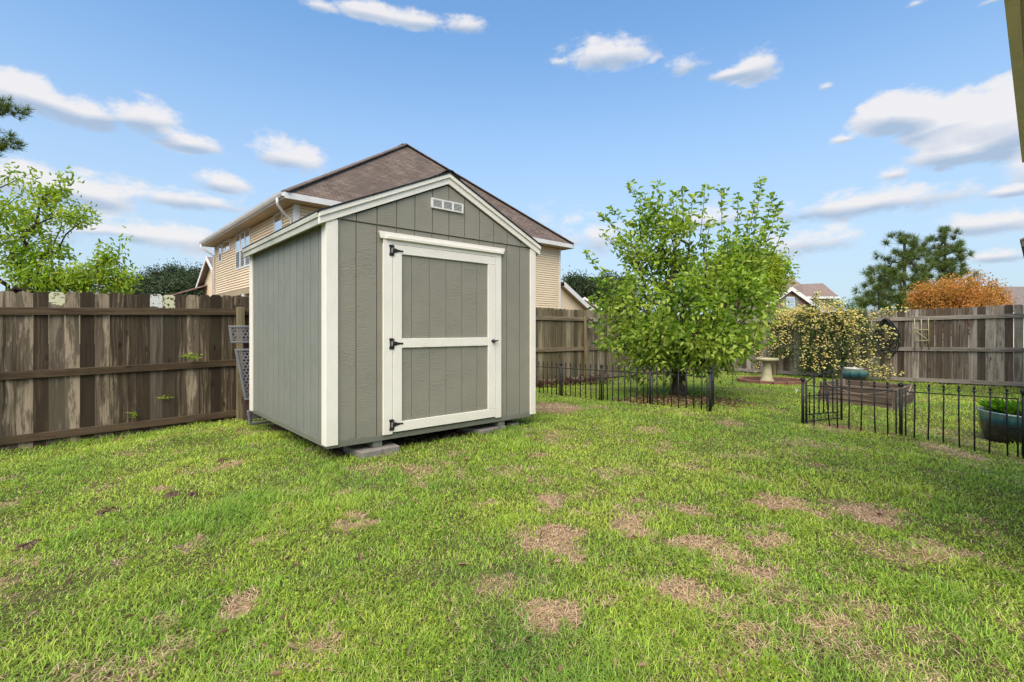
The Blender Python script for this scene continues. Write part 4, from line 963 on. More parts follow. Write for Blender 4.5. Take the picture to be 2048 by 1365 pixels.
e_ = np.array((6.80, 8.30, -.94)); a_ = np.array((4.69, 5.87, -.715))
mb.tube([tuple(a_+(e_-a_)*u-np.array((0, 0, .10*math.sin(math.pi*u)))) for u in np.linspace(0, 1, 12)], .006, 6)
e_ = np.array((5.52, 8.60, -.93)); mb.tube([tuple(a_+(e_-a_)*u-np.array((0, 0, .12*math.sin(math.pi*u)))) for u in np.linspace(0, 1, 12)], .005, 6)
mb.tube([(4.675+.017*math.cos(a), 5.86+.017*math.sin(a), -.71+.002*a) for a in np.linspace(0, 12, 40)], .004, 5)
tag(mb.build('rope', rope_m, smooth=True), 'pale rope tied from the iron fence post to the raised bed', 'rope')
def pot(x, y, r, h, label, tilt=(0, 0)):
    z = gz(x, y)-.01; o = thing('planter_pot', (x, y, z), label, 'planter')
    prof = [(r*.60, 0), (r*.74, h*.12), (r*.90, h*.45), (r*.975, h*.80), (r, h*.93), (r*1.035, h*.96), (r*1.035, h), (r*.955, h), (r*.93, h*.9), (r*.86, h*.8)]
    mb = MB(); mb.lathe((x, y, z), prof, 48, flute=.018, nf=16, cap=False); b = mb.build('bowl', teal, o, smooth=True)
    mb = MB(); mb.lathe((x, y, z), [(.005, h*.82), (r*.865, h*.815)], 24, cap=False); mb.build('potting_soil', soil, o)
    o.rotation_euler = (tilt[0], tilt[1], 0); return o, z
pR, zpR = pot(6.02, 5.93, .29, .37, 'ribbed teal glazed pot of green leaves behind the right iron fence', (.05, .06))
pB, _z = pot(8.07, 11.5, .29, .42, 'teal glazed pot under the rose, behind the raised bed')
rng = np.random.RandomState(21)
n = 420; th = rng.rand(n)*6.28; rr = .20*np.sqrt(rng.rand(n)); pos = np.stack([6.0+.11+rr*.8*np.cos(th), 5.93+rr*.8*np.sin(th), np.full(n, zpR+.34)], -1)
dr = np.stack([np.cos(th)*(.3+rr*5), np.sin(th)*(.3+rr*5), .9+rng.rand(n)*.6], -1)
pos2 = pos+unit(dr)*rng.rand(n, 1)*.09
V, F = leaf_arrays(pos2, dr, rng.uniform(.08, .16, n), rng.uniform(.012, .020, n), rng, .2, .45)
tag(np_mesh('potted_plant', V, F, leaf_herb), 'bright green strap-leaved plant growing in the right teal pot', 'plant')

# ------------------------------------------------------------------ things on the fences
px_, py_, pz_ = P(FS-.17, 3.0, .26)
hz_ = thing('garden_hose', (px_, py_, pz_), 'coiled black garden hose hanging on the right fence post', 'hose')
mb = MB(); rnd = random.Random(3)
for i in range(17):
    rx = rnd.uniform(.06, .27) if i > 2 else rnd.uniform(.24, .28); rz = rnd.uniform(.26, .44) if i > 2 else rnd.uniform(.46, .54); dq_ = rnd.uniform(-.03, .03); ds_ = rnd.uniform(-.04, .05); pts = []
    for a in np.linspace(0, 2*math.pi, 33)[:-1]:
        pts.append(P(FS-.20+ds_-.02*math.cos(a*2+i), 3.0+dq_+rx*math.sin(a)*(1-.35*max(0, math.cos(a))), .27-rz+rz*math.cos(a)+rnd.uniform(-.003, .003)))
    mb.tube(pts, .0085, 6, closed=True)
mb.build('hose_coil', hose_m, hz_, smooth=True)
mb = MB(); mb.tube([P(FS-.14, 3.0, .25), P(FS-.29, 3.0, .25), P(FS-.30, 3.0, .30)], .01, 6); mb.build('hook', iron, hz_)
tr_ = thing('trellis', P(FS-.06, 2.2, .2), 'small bamboo trellis with one diagonal stick hung on the right fence', 'trellis')
def qy(px): return (FPX*FS/(N[1]*(px-165))-FS*D[1])/N[1]
def stick(p0, p1, name='stick'):
    def w(p): Q = qy(p[0]); pt = P(FS-.062, Q, 0); return (pt[0], pt[1], (HY-p[1])/FPX*pt[1])
    mb = MB(); a, b = Vector(w(p0)), Vector(w(p1)); mb.tube([a, (a+b)/2+Vector((.004, 0, .003)), b], .011, 6); mb.build(name, bamboo, tr_, smooth=True)
stick((1829, 637), (1830, 700)); stick((1842.5, 638), (1843.5, 699)); stick((1856.5, 636), (1858, 699)); stick((1828, 660), (1858, 660)); stick((1829, 682), (1859, 682)); stick((1828, 660.5), (1857, 681.5))
# bird house on the F1 post
bs_, bq_ = 9.66, FQ-.24
bh = thing('birdhouse', P(bs_, bq_, .10), 'small grey wooden birdhouse on the fence post left of the broad tree', 'birdhouse')
mb = MB(P); mb.box(bs_-.075, bs_+.075, bq_-.08, bq_+.08, .04, .22); mb.prism([(bq_-.08, .2205), (bq_+.08, .2205), (bq_, .275)], bs_-.074, bs_+.074, axis=0); mb.build('box', rail_grey, bh)
mb = MB(P)
for e in (-.13, .13): mb.hexa([(bs_-.10, bq_+e, .20), (bs_+.10, bq_+e, .20), (bs_+.10, bq_, .283), (bs_-.10, bq_, .283)], [(bs_-.10, bq_+e, .215), (bs_+.10, bq_+e, .215), (bs_+.10, bq_, .298), (bs_-.10, bq_, .298)])
mb.build('roof', fence_grey, bh)
mb = MB(P); mb.box(bs_+.0755, bs_+.079, bq_-.02, bq_+.02, .13, .17); mb.box(bs_-.02, bs_+.02, bq_-.0835, bq_-.0805, .135, .175); mb.build('entrance_hole', dark_room, bh)
# weeds on the left fence
def weed(px, py, n, size, label, seed, z_off=0.0):
    s = sx1(px); r = np.random.RandomState(seed); Q = FQ-.06; c = np.array(P(s, Q, (HY-py)/FPX*P(s, Q, 0)[1]))
    dr = r.normal(size=(n, 3)); dr[:, 2] = np.abs(dr[:, 2])*.5-.15; pos = c+np.stack([r.normal(size=n)*size*D[0], r.normal(size=n)*.03-.02, np.abs(r.normal(size=n))*.03], -1)
    V, F = leaf_arrays(pos, dr, r.uniform(.03, .07, n), r.uniform(.008, .016, n), r); tag(np_mesh('weed', V, F, leaf_left), label, 'weed')
weed(380, 718, 70, .10, 'small yellow-green weed sprouting on the middle rail of the left fence', 1)
weed(270, 834, 26, .04, 'tiny green weed low on the left fence boards', 2)
weed(333, 798, 26, .05, 'tiny sprig between left fence boards below the middle rail', 3)

# ------------------------------------------------------------------ main tree
rng = np.random.RandomState(12)
tx, ty = TREE; tz = gz(tx, ty)
mt = thing('leafy_tree', (tx, ty, tz), 'broad bushy green tree with upright shoots inside the iron fence', 'tree')
cx_ = (1378-HX)/FPX*8.94
tips = list(ell(rng, 330, (cx_, ty, .32), (1.72, 1.5, 1.05), .33, -.78))
tips += list(ell(rng, 120, (cx_, ty-.2, -.28), (1.6, 1.2, .52), .5, -.80))
tips += list(ell(rng, 75, (at(1322, 0, 8.9)[0], ty, 1.55), (.85, .6, .75), .5))
tips += list(ell(rng, 30, (at(1480, 0, 8.9)[0], ty, 1.35), (.75, .6, .5), .5))
OUT = [(1168,600),(1205,640),(1208,690),(1228,735),(1290,752),(1345,735),(1440,740),(1485,708),(1520,668),(1545,610),(1545,545),(1540,500),(1520,455),(1430,430),(1370,385),(1290,385),(1235,430),(1180,540)]
def inside(px, py, poly):
    c = False; j = len(poly)-1
    for i in range(len(poly)):
        xi, yi = poly[i]; xj, yj = poly[j]
        if (yi > py) != (yj > py) and px < (xj-xi)*(py-yi)/(yj-yi)+xi: c = not c
        j = i
    return c
tips = [t_ for t_ in tips if inside(HX+FPX*t_[0]/t_[1], HY-FPX*t_[2]/t_[1], OUT)]
base = [(tx, ty, tz-.05), (tx+.0, ty, tz+.12), (tx+.02, ty, tz+.26), (tx+.0, ty, tz+.40)]
lim = [at(1310, 690, 8.8), at(1420, 700, 8.9), at(1375, 640, 9.2), at(1345, 600, 8.9), at(1465, 640, 8.9), at(1340, 560, 8.9), at(1350, 480, 8.9), at(1470, 560, 9.0), at(1440, 500, 9.0), at(1250, 620, 8.9),
       at(1455, 738, 9.0), at(1500, 700, 9.1)]
allt = [np.array(p) for p in lim]+[np.array(p) for p in tips]
shoots = [(1522, 362, 1490, 560), (1545, 392, 1500, 540), (1476, 396, 1470, 530), (1508, 412, 1480, 540), (1443, 382, 1444, 520), (1410, 378, 1400, 480), (1385, 392, 1378, 490), (1568, 450, 1520, 560),
          (1578, 532, 1530, 640), (1262, 372, 1330, 480), (1283, 390, 1330, 470), (1315, 372, 1345, 470), (1345, 392, 1360, 480), (1205, 432, 1290, 500), (1225, 420, 1300, 480), (1212, 470, 1280, 540), (1175, 508, 1250, 590), (1555, 412, 1510, 540),
          (1420, 440, 1410, 520), (1240, 480, 1290, 560), (1190, 560, 1250, 620), (1535, 440, 1495, 560), (1495, 440, 1475, 560), (1180, 600, 1240, 660), (1300, 400, 1340, 470), (1365, 380, 1365, 460)]
sh_pts = []
for a, b, c, d_ in shoots:
    Z = 8.94+rng.uniform(-.5, .5); top = np.array(at(a, b, Z)); bot = np.array(at(c, d_, 8.94+(Z-8.94)*.5)); sh_pts.append((bot, top)); allt.append(bot)
nodes, par, ends = grow(base, allt, rng, .15, .35)
nodes = list(nodes); par = list(par); ends = list(ends); shoot_leaf = []
for h_ in ((1285, 748), (1262, 738), (1318, 752), (1300, 762), (1345, 748), (1245, 742), (1412, 748)): tips.append(np.array(at(h_[0], h_[1], 8.75)))
for bot, top in sh_pts:
    j = int(np.argmin(np.linalg.norm(np.array(nodes)-bot, axis=1))); prev = j; L = np.linalg.norm(top-nodes[j]); n = max(3, int(L/.12)); p0 = nodes[j].copy(); cc_ = (p0+top)/2+np.array([(top[0]-p0[0])*.15, 0, 0])
    for i in range(1, n+1):
        u = i/n; qn = (1-u)**2*p0+2*u*(1-u)*cc_+u*u*top; nodes.append(qn); par.append(prev); prev = len(nodes)-1
        if u > .25: shoot_leaf.append((qn, (top-p0)/L, .5 if u < .8 else 1.6))
    ends.append(prev)
nodes = np.array(nodes); par = np.array(par)
sk, rr_ = skeleton('trunk', nodes, par, ends, .0052, .135, bark, mt, .54, 9, 1.2)
Pp, Dp = [], []
for tp in tips:
    k_ = rng.randint(13, 29); c = np.array(tp); out_ = unit(c-np.array([cx_, ty, 0]))
    o = rng.normal(size=(k_, 3))*np.array([.095, .095, .075]); Pp.append(c+o); Dp.append(unit(o)*.8+out_*.5+rng.normal(size=(k_, 3))*.35+np.array([0, 0, -.15]))
thin = np.where(rr_ < .010)[0]; pick = rng.choice(thin, min(len(thin), 3200), replace=False)
for i in pick:
    k_ = 2; Pp.append(nodes[i]+rng.normal(size=(k_, 3))*.03); Dp.append(rng.normal(size=(k_, 3))+np.array([0, 0, .2]))
for c, d_, wgt in shoot_leaf:
    k_ = int(4*wgt+rng.rand()*3); a = rng.rand(k_)*6.28; dd_ = np.stack([np.cos(a), np.sin(a), .45+0*a], -1); Pp.append(c+dd_*.012+rng.normal(size=(k_, 3))*.02*wgt); Dp.append(dd_+np.array([0, 0, .1]))
pos = np.concatenate(Pp); dr = np.concatenate(Dp); n = len(pos)
V, F = leaf_arrays(pos, dr, rng.uniform(.065, .130, n), rng.uniform(.038, .066, n), rng, .18, .28)
np_mesh('crown', V, F, leaf_main, mt)

def cloud_tree(name, label, base, tips, crown_r, per, leafL, leafW, lmat, seed, rt=.006, rmax=.1, cat='tree', pine=False, seg=.3, group=None, bmat=bark, pref=.35, trunkpts=None, spread=.12):
    rng = np.random.RandomState(seed); root = thing(name, base, label, cat, group)
    bp = trunkpts or [base, (base[0], base[1], base[2]+.4)]
    nd, pr_, en = grow(bp, [np.array(q_) for q_ in tips], rng, seg, pref); skeleton('trunk', nd, pr_, en, rt, rmax, bmat, root)
    T = np.array(tips); cen = T.mean(0)
    if pine:
        pos = np.concatenate([T+rng.normal(size=T.shape)*spread*k_ for k_ in (0, 1, 1, 1)]); d_ = unit(pos-cen)*.5+np.array([0, 0, .6])
        V, F = needles(pos, d_, leafL, leafW, per, rng)
    else:
        pos = np.repeat(T, per, 0)+rng.normal(size=(len(T)*per, 3))*spread; d_ = rng.normal(size=pos.shape)+unit(pos-cen)*.7+np.array([0, 0, -.1])
        V, F = leaf_arrays(pos, d_, rng.uniform(.7, 1.25, len(pos))*leafL, rng.uniform(.7, 1.2, len(pos))*leafW, rng)
    np_mesh('crown', V, F, lmat, root); return root
# left tree behind the fence
rng = np.random.RandomState(31)
def tipcloud(rng, n, px, py, Z, rx, ry, rz=None, **k):      # blob of tips; centre from the view, radii in metres
    c = at(px, py, Z); return list(ell(rng, n, c, (rx, rz or rx, ry), k.get('shell', .4)))
tips = tipcloud(rng, 46, 40, 440, 8.6, .60, .55)+tipcloud(rng, 34, 30, 520, 8.6, .65, .5)+tipcloud(rng, 40, 110, 562, 8.6, .6, .24)+tipcloud(rng, 34, 195, 555, 8.7, .42, .25)+tipcloud(rng, 14, 105, 400, 8.6, .22, .35)+tipcloud(rng, 8, 150, 436, 8.6, .25, .05)+tipcloud(rng, 8, 108, 505, 8.6, .16, .10)+tipcloud(rng, 8, 218, 515, 8.7, .15, .12)+tipcloud(rng, 10, -40, 400, 8.6, .4, .6)+tipcloud(rng, 8, 245, 565, 8.7, .15, .14)
tips += [np.array(at(*q_)) for q_ in ((8, 350, 8.6), (30, 362, 8.6), (60, 348, 8.6), (118, 362, 8.6), (135, 356, 8.6), (182, 434, 8.6), (168, 430, 8.6), (240, 486, 8.7), (262, 548, 8.7))]
b_ = at(14, 600, 8.6); g_ = gz(b_[0], b_[1])
cloud_tree('young_tree', 'young yellow-green tree leaning over the left fence', (b_[0], b_[1], g_), tips, 0, 29, .090, .036, leaf_left, 32, .0055, .05, seg=.2, trunkpts=[(b_[0], b_[1], g_), (b_[0], b_[1], -.2), (b_[0]+.02, b_[1], .6)], spread=.085)
# bright tree behind the big one
rng = np.random.RandomState(33)
tips = tipcloud(rng, 90, 1470, 560, 19, 1.4, 1.2)+tipcloud(rng, 60, 1522, 550, 19, .85, 1.1)
b_ = at(1470, 700, 19); cloud_tree('bright_tree', 'lime green tree showing beyond the fence behind the broad leafy tree', (b_[0], b_[1], -1.35), tips, 0, 60, .13, .07, leaf_bright, 34, .008, .12, spread=.22)
# orange maple
rng = np.random.RandomState(35)
tips = tipcloud(rng, 150, 1915, 610, 17, 1.45, 1.05, shell=.5)+tipcloud(rng, 40, 1870, 600, 17, .7, .55)+tipcloud(rng, 30, 1975, 598, 17, .7, .35)
tips = [t_ for t_ in tips if t_[2] > -.2]
b_ = at(1915, 700, 17); cloud_tree('japanese_maple', 'rounded orange-leaved maple rising behind the right fence', (b_[0], b_[1], -1.33), tips, 0, 60, .085, .040, leaf_orange, 36, .006, .09, spread=.13)
# pines
def pine(label, px, ytop, Z, yb, hw, seed, n=60, name='pine_tree', group='pines beyond the right fence', Ln=.30, trunk=True, t_=None, spread=.08):
    rng = np.random.RandomState(seed); top = at(px, ytop, Z); tips = []
    zt = top[2]; zb = (HY-yb)/FPX*Z
    whorl = 0; z = zt
    tips.append(np.array(top))
    while z > zb:
        u = (zt-z)/(zt-zb); R = hw*(.22+.95*u**.8)*rng.uniform(.8, 1.15); k_ = int(3+4*u+rng.randint(0, 3)); a0 = rng.rand()*6
        for i in range(k_):
            a = a0+6.28*i/k_+rng.normal()*.25; R1_ = R*rng.uniform(.65, 1.15)
            for f_ in (1.0, .72, .5):
                if f_ < 1 and R1_*f_ < .35: continue
                m_ = 1
                for _ in range(m_):
                    tips.append(np.array([top[0]+math.cos(a)*R1_*f_+rng.normal()*.16, top[1]+math.sin(a)*R1_*f_+rng.normal()*.16, z+.28*R1_*f_*rng.uniform(.4, 1.4)+rng.normal()*.08]))
        z -= (.40+.16*u)*rng.uniform(.8, 1.2)
    base_ = (top[0], top[1], -1.35)
    trk = [(top[0], top[1], zz_) for zz_ in np.linspace(-1.35, zt-.15, 14)]
    return cloud_tree(name, label, base_, tips, 0, 40, Ln, .014*Z/22, needle, seed+1, .007, .13, pine=True, seg=.35, group=group, pref=.05, trunkpts=trk, spread=spread)
pine('nearer pine with bushy lower limbs, left of its pair beyond the right fence', 1809, 478, 24, 640, 1.75, 41)
pine('taller-topped pine right of its pair, above the orange maple', 1890, 466, 27, 640, 1.55, 43)
pine('low pine spreading left of the pine pair by the brick house', 1758, 548, 22, 650, 1.1, 45)
# pine reaching in at the upper left
rng = np.random.RandomState(47); T = tipcloud(rng, 9, 8, 222, 15, .42, .28)+tipcloud(rng, 12, 5, 292, 15, .45, .34)+tipcloud(rng, 70, -120, 260, 15, 1.5, 2.6)
bp_ = at(-130, 700, 15)
cloud_tree('pine_tree', 'dark pine at the far left edge, only branch tips in view', (bp_[0], 15, -1.35), T, 0, 30, .22, .016, needle, 48, .007, .14, pine=True, seg=.35, trunkpts=[(bp_[0], 15, z_) for z_ in np.linspace(-1.35, 8, 12)], spread=.12, pref=.1)
# distant wood
def far_tree(px, top, Z, w_, seed, label, grp):
    rng = np.random.RandomState(seed); zt = (HY-top)/FPX*Z; c = at(px, 0, Z)
    tips = list(ell(rng, 60, (c[0], Z, zt*.55-.2), (w_*.5, w_*.4, zt*.48), .45))+list(ell(rng, 16, (c[0]+rng.normal()*.3, Z, zt*.85), (w_*.26, w_*.2, zt*.15), .5))
    cloud_tree('distant_tree', label, (c[0], Z, -1.35), tips, 0, 90, .24, .13, leaf_far, seed+100, .02, .25, seg=.9, group=grp, spread=.45)
tl = [(262, 572, 60, 3.6), (290, 552, 62, 4), (322, 540, 60, 4.6), (352, 536, 62, 4.6), (378, 545, 60, 4.2), (400, 541, 61, 4), (418, 548, 62, 3.6), (240, 578, 63, 4), (215, 580, 66, 5), (306, 560, 52, 4), (368, 560, 52, 4), (395, 563, 52, 4), (338, 566, 50, 4), (280, 572, 51, 4)]
TL = ['distant dark tree just right of the young yellow-green tree, before the long dip', 'distant dark tree, left end of the wood clear of the young tree', 'distant tall dark tree left of the highest crown in the wood', 'distant dark tree with the highest crown in the wood',
 'distant dark tree in the dip right of the highest crown', 'distant dark tree close left of the pale house gable', 'distant dark tree directly behind the pale house gable', 'distant dark tree seen through the young tree\'s right twigs', 'distant dark tree seen through the middle of the young tree',
 'lower near tree of the wood, left of its middle', 'lower near tree of the wood, below the dip in its top', 'lower near tree of the wood beside the pale lower roof', 'lowest near tree of the wood, under its highest crown', 'lowest near tree at the wood\'s left end above the fence']
for i, (px, tp, Z, w_) in enumerate(tl): far_tree(px, tp, Z, w_, 200+i, TL[i], 'trees of the distant wood at left')
for i, (px, tp, Z, w_) in enumerate([(1146, 556, 58, 3.4), (1170, 556, 58, 4.2), (1196, 566, 58, 4.2), (1222, 552, 60, 4.4), (1250, 560, 60, 4.4)]): far_tree(px, tp, Z, w_, 240+i, ['dark tree right against the tan house corner, above the porch roof', 'dark tree second from the house corner, above the sloping porch roof', 'dark tree over the low end of the porch roof', 'dark tree behind the left edge of the broad leafy tree', 'dark tree mostly hidden by the broad leafy tree'][i], 'trees behind the porch roof')

# ------------------------------------------------------------------ climbing rose on the right fence
rng = np.random.RandomState(51)
def RQ(px, py, out_): # point at distance out_ in front of the right fence
    s = FS-out_; Z = FPX*s/(N[1]*(px-165)); return np.array(((px-HX)/FPX*Z, Z, (HY-py)/FPX*Z))
root_ = RQ(1640, 752, .35); rose = thing('climbing_rose', (root_[0], root_[1], gz(root_[0], root_[1])), 'large climbing rose covered in pale yellow blossom on the right fence', 'rose bush')
arch_ = []
def cane(a, b, c, oa, ob, n=14):
    A, Bm, Cc = RQ(*a, oa), RQ(*b, (oa+ob)/2+.1), RQ(*c, ob)
    return [(1-u)**2*A+2*u*(1-u)*Bm+u*u*Cc for u in np.linspace(0, 1, n)]
canes = []
for i in range(26):       # hanging sprays
    x0 = rng.uniform(1560, 1735); y0 = rng.uniform(618, 650) if x0 < 1700 else rng.uniform(620, 645); x1 = x0+rng.uniform(-45, 45); y1 = y0+rng.uniform(50, 145)
    if x0 < 1590: y1 = min(y1, 715)
    canes.append(cane((x0, y0), (x0+(x1-x0)*.8, y0-8), (x1, y1), .15, rng.uniform(.3, .85)))
for (a, b, c) in [((1700, 640), (1745, 640), (1778, 712)), ((1690, 650), (1730, 660), (1762, 700)), ((1735, 655), (1790, 650), (1792, 690)), ((1700, 660), (1712, 700), (1718, 742)), ((1730, 660), (1745, 700), (1748, 742)), ((1745, 690), (1735, 730), (1742, 758)),
                  ((1712, 720), (1738, 745), (1765, 756)), ((1740, 735), (1770, 735), (1797, 752)), ((1700, 665), (1706, 720), (1730, 742)), ((1725, 640), (1770, 625), (1820, 617)), ((1730, 642), (1760, 622), (1795, 620)), ((1560, 650), (1540, 660), (1545, 690)), ((1560, 640), (1530, 650), (1535, 712)),
                  ((1600, 640), (1620, 700), (1640, 745)), ((1620, 660), (1600, 700), (1605, 735)), ((1650, 640), (1665, 700), (1670, 745)), ((1632, 612), (1628, 596), (1634, 588)), ((1528, 690), (1516, 715), (1511, 742)), ((1560, 660), (1500, 640), (1470, 690)), ((1555, 690), (1530, 700), (1500, 700))]:
    canes.append(cane(a, b, c, .35, .75))
mb = MB()
for cn in canes: mb.tube([tuple(p) for p in cn], .005, 4)
for i in range(9): e_ = RQ(rng.uniform(1580, 1720), rng.uniform(615, 650), .2); r0_ = np.array([root_[0]+rng.normal()*.1, root_[1]+rng.normal()*.05, gz(root_[0], root_[1])]); mb.tube([tuple(r0_), tuple((r0_+e_)/2+rng.normal(size=3)*.08), tuple(e_)], [.016, .012, .007], 6)
mb.build('canes', twig, rose, smooth=True)
pos = []
for i in range(150):
    px = rng.uniform(1548, 1705); py = rng.uniform(618, 748)
    if px < 1585 and py > 712: continue
    if px > 1690 and py > 700: continue
    c = RQ(px, py, rng.uniform(.12, .5)); pos.append(c+rng.normal(size=(46, 3))*np.array([.13, .10, .11]))
for i in range(40):
    px = rng.uniform(1600, 1712); pos.append(RQ(px, 624-17*math.exp(-((px-1672)/34)**2), rng.uniform(.2, .5))+rng.normal(size=(30, 3))*.09)
for cn in canes:
    for p in cn: pos.append(p+rng.normal(size=(7, 3))*.055)
for i in range(40): pos.append(RQ(rng.uniform(1700, 1745), rng.uniform(628, 700), rng.uniform(.1, .3))+rng.normal(size=(16, 3))*.09)
pos = np.concatenate(pos); n = len(pos); V, F = leaf_arrays(pos, rng.normal(size=(n, 3))+np.array([0, -.4, .1]), rng.uniform(.03, .06, n), rng.uniform(.014, .024, n), rng, .15, .2)
np_mesh('foliage', V, F, leaf_rose, rose)
# blossoms: small cupped rosettes in clusters
bp = []
for cn in canes:
    for p in cn[1:]:
        if rng.rand() < .72: k_ = rng.randint(2, 7); bp.append(p+rng.normal(size=(k_, 3))*.045+np.array([0, -.04, .01]))
for i in range(170):
    px = rng.uniform(1545, 1712); py = 622-20*math.exp(-((px-1672)/34)**2)-9*math.exp(-((px-1600)/22)**2)+abs(rng.normal())*20
    if px > 1690: py += 12
    bp.append(RQ(px, py, rng.uniform(.4, .62))+rng.normal(size=(rng.randint(3, 8), 3))*.05)
bp = np.concatenate(bp); n = len(bp); parts = []
for j in range(5):
    a = rng.rand(n)*6.28; dd_ = np.stack([np.cos(a), np.sin(a)-.3, rng.uniform(-.2, 1, n)], -1); parts.append(leaf_arrays(bp-unit(dd_)*.004, dd_, rng.uniform(.024, .034, n), rng.uniform(.026, .036, n), rng, -.1, -.3))
V, F = merge(parts); bl = np_mesh('blossom', V, F, petal, rose); bl['kind'] = 'stuff'
# dark red plants at the foot of the fence, seen right of the shed
rng = np.random.RandomState(55); pr2 = []
for i in range(9): c = np.array(P(7.6+i*.28, FQ-.35+rng.normal()*.08, 0)); c[2] = gz(c[0], c[1])+.08; pr2.append(c+rng.normal(size=(70, 3))*np.array([.10, .08, .07]))
pos = np.concatenate(pr2); V, F = leaf_arrays(pos, rng.normal(size=pos.shape)+np.array([0, 0, .5]), np.full(len(pos), .07), np.full(len(pos), .028), rng)
tag(np_mesh('ground_cover', V, F, leaf_purple), 'purple-leaved ground cover along the fence foot right of the shed', 'plants', kind='stuff')
# leaf litter under the main tree
n = 1100; r_ = rng.rand(n)**.6*1.0; a = rng.rand(n)*6.28; x = TREE[0]-.2+r_*1.15*np.cos(a); y = TREE[1]-.75+r_*.8*np.sin(a); z = ground(x, y)+.015+rng.rand(n)*.02
d_ = rng.normal(size=(n, 3)); d_[:, 2] *= .25; V, F = leaf_arrays(np.stack([x, y, z], -1), d_, rng.uniform(.03, .075, n), rng.uniform(.02, .04, n), rng)
tag(np_mesh('leaf_litter', V, F, leaf_dry), 'fallen brown leaves under the broad leafy tree', 'leaf litter', kind='stuff')
# dry weeds and litter under the shed's front edge
n = 900; s_ = rng.uniform(1.7, 4.1, n); q_ = Q0+.12+np.abs(rng.normal(size=n))*.16; pt = np.array([P(a_, b_, 0) for a_, b_ in zip(s_, q_)]); pt[:, 2] = ground(pt[:, 0], pt[:, 1])+.008
d_ = rng.normal(size=(n, 3)); d_[:, 2] = np.abs(d_[:, 2])*.3; V, F = leaf_arrays(pt, d_, rng.uniform(.02, .06, n), rng.uniform(.006, .014, n), rng)
tag(np_mesh('dry_litter', V, F, leaf_dry), 'dry stems and leaves on the bare soil under the shed', 'leaf litter', kind='stuff')

# soil clumps on the left lawn
for i, (px, py, r_, lb) in enumerate([(215, 1027, .075, 'dark soil clump in the lawn below the left fence, largest of them'), (345, 994, .06, 'dark soil clump beside the dead grass right of the largest clump'), (386, 994, .045, 'small flat soil clump right of the dead grass'), (445, 925, .05, 'small dark soil clump nearest the left side of the shed'), (48, 1101, .05, 'greyish clump on the lawn at the left picture edge'), (72, 1092, .035, 'little clump just right of the greyish clump')]):
    x, y = onground(px, py); rr = np.random.RandomState(70+i); mb = MB(); prof = [(r_*.98, -.01), (r_*.95, .012), (r_*.6, .026), (r_*.1, .03)]
    mb.lathe((x, y, gz(x, y)), prof, 14); mb.v = [(vx+rr.normal()*r_*.14, vy+rr.normal()*r_*.10, vz+rr.normal()*.006) for vx, vy, vz in mb.v]
    tag(mb.build('soil_clump', soil, smooth=False), lb, 'soil')
x, y = onground(1593, 787); 
V, F = leaf_arrays(np.repeat(np.array([[x, y, gz(x, y)+.06]]), 9, 0), np.random.RandomState(3).normal(size=(9, 3))+np.array([0, 0, .6]), np.full(9, .035), np.full(9, .025), np.random.RandomState(4))
tag(np_mesh('white_flower', V, F, white_flower), 'single white flower in the grass left of the gate', 'flower')

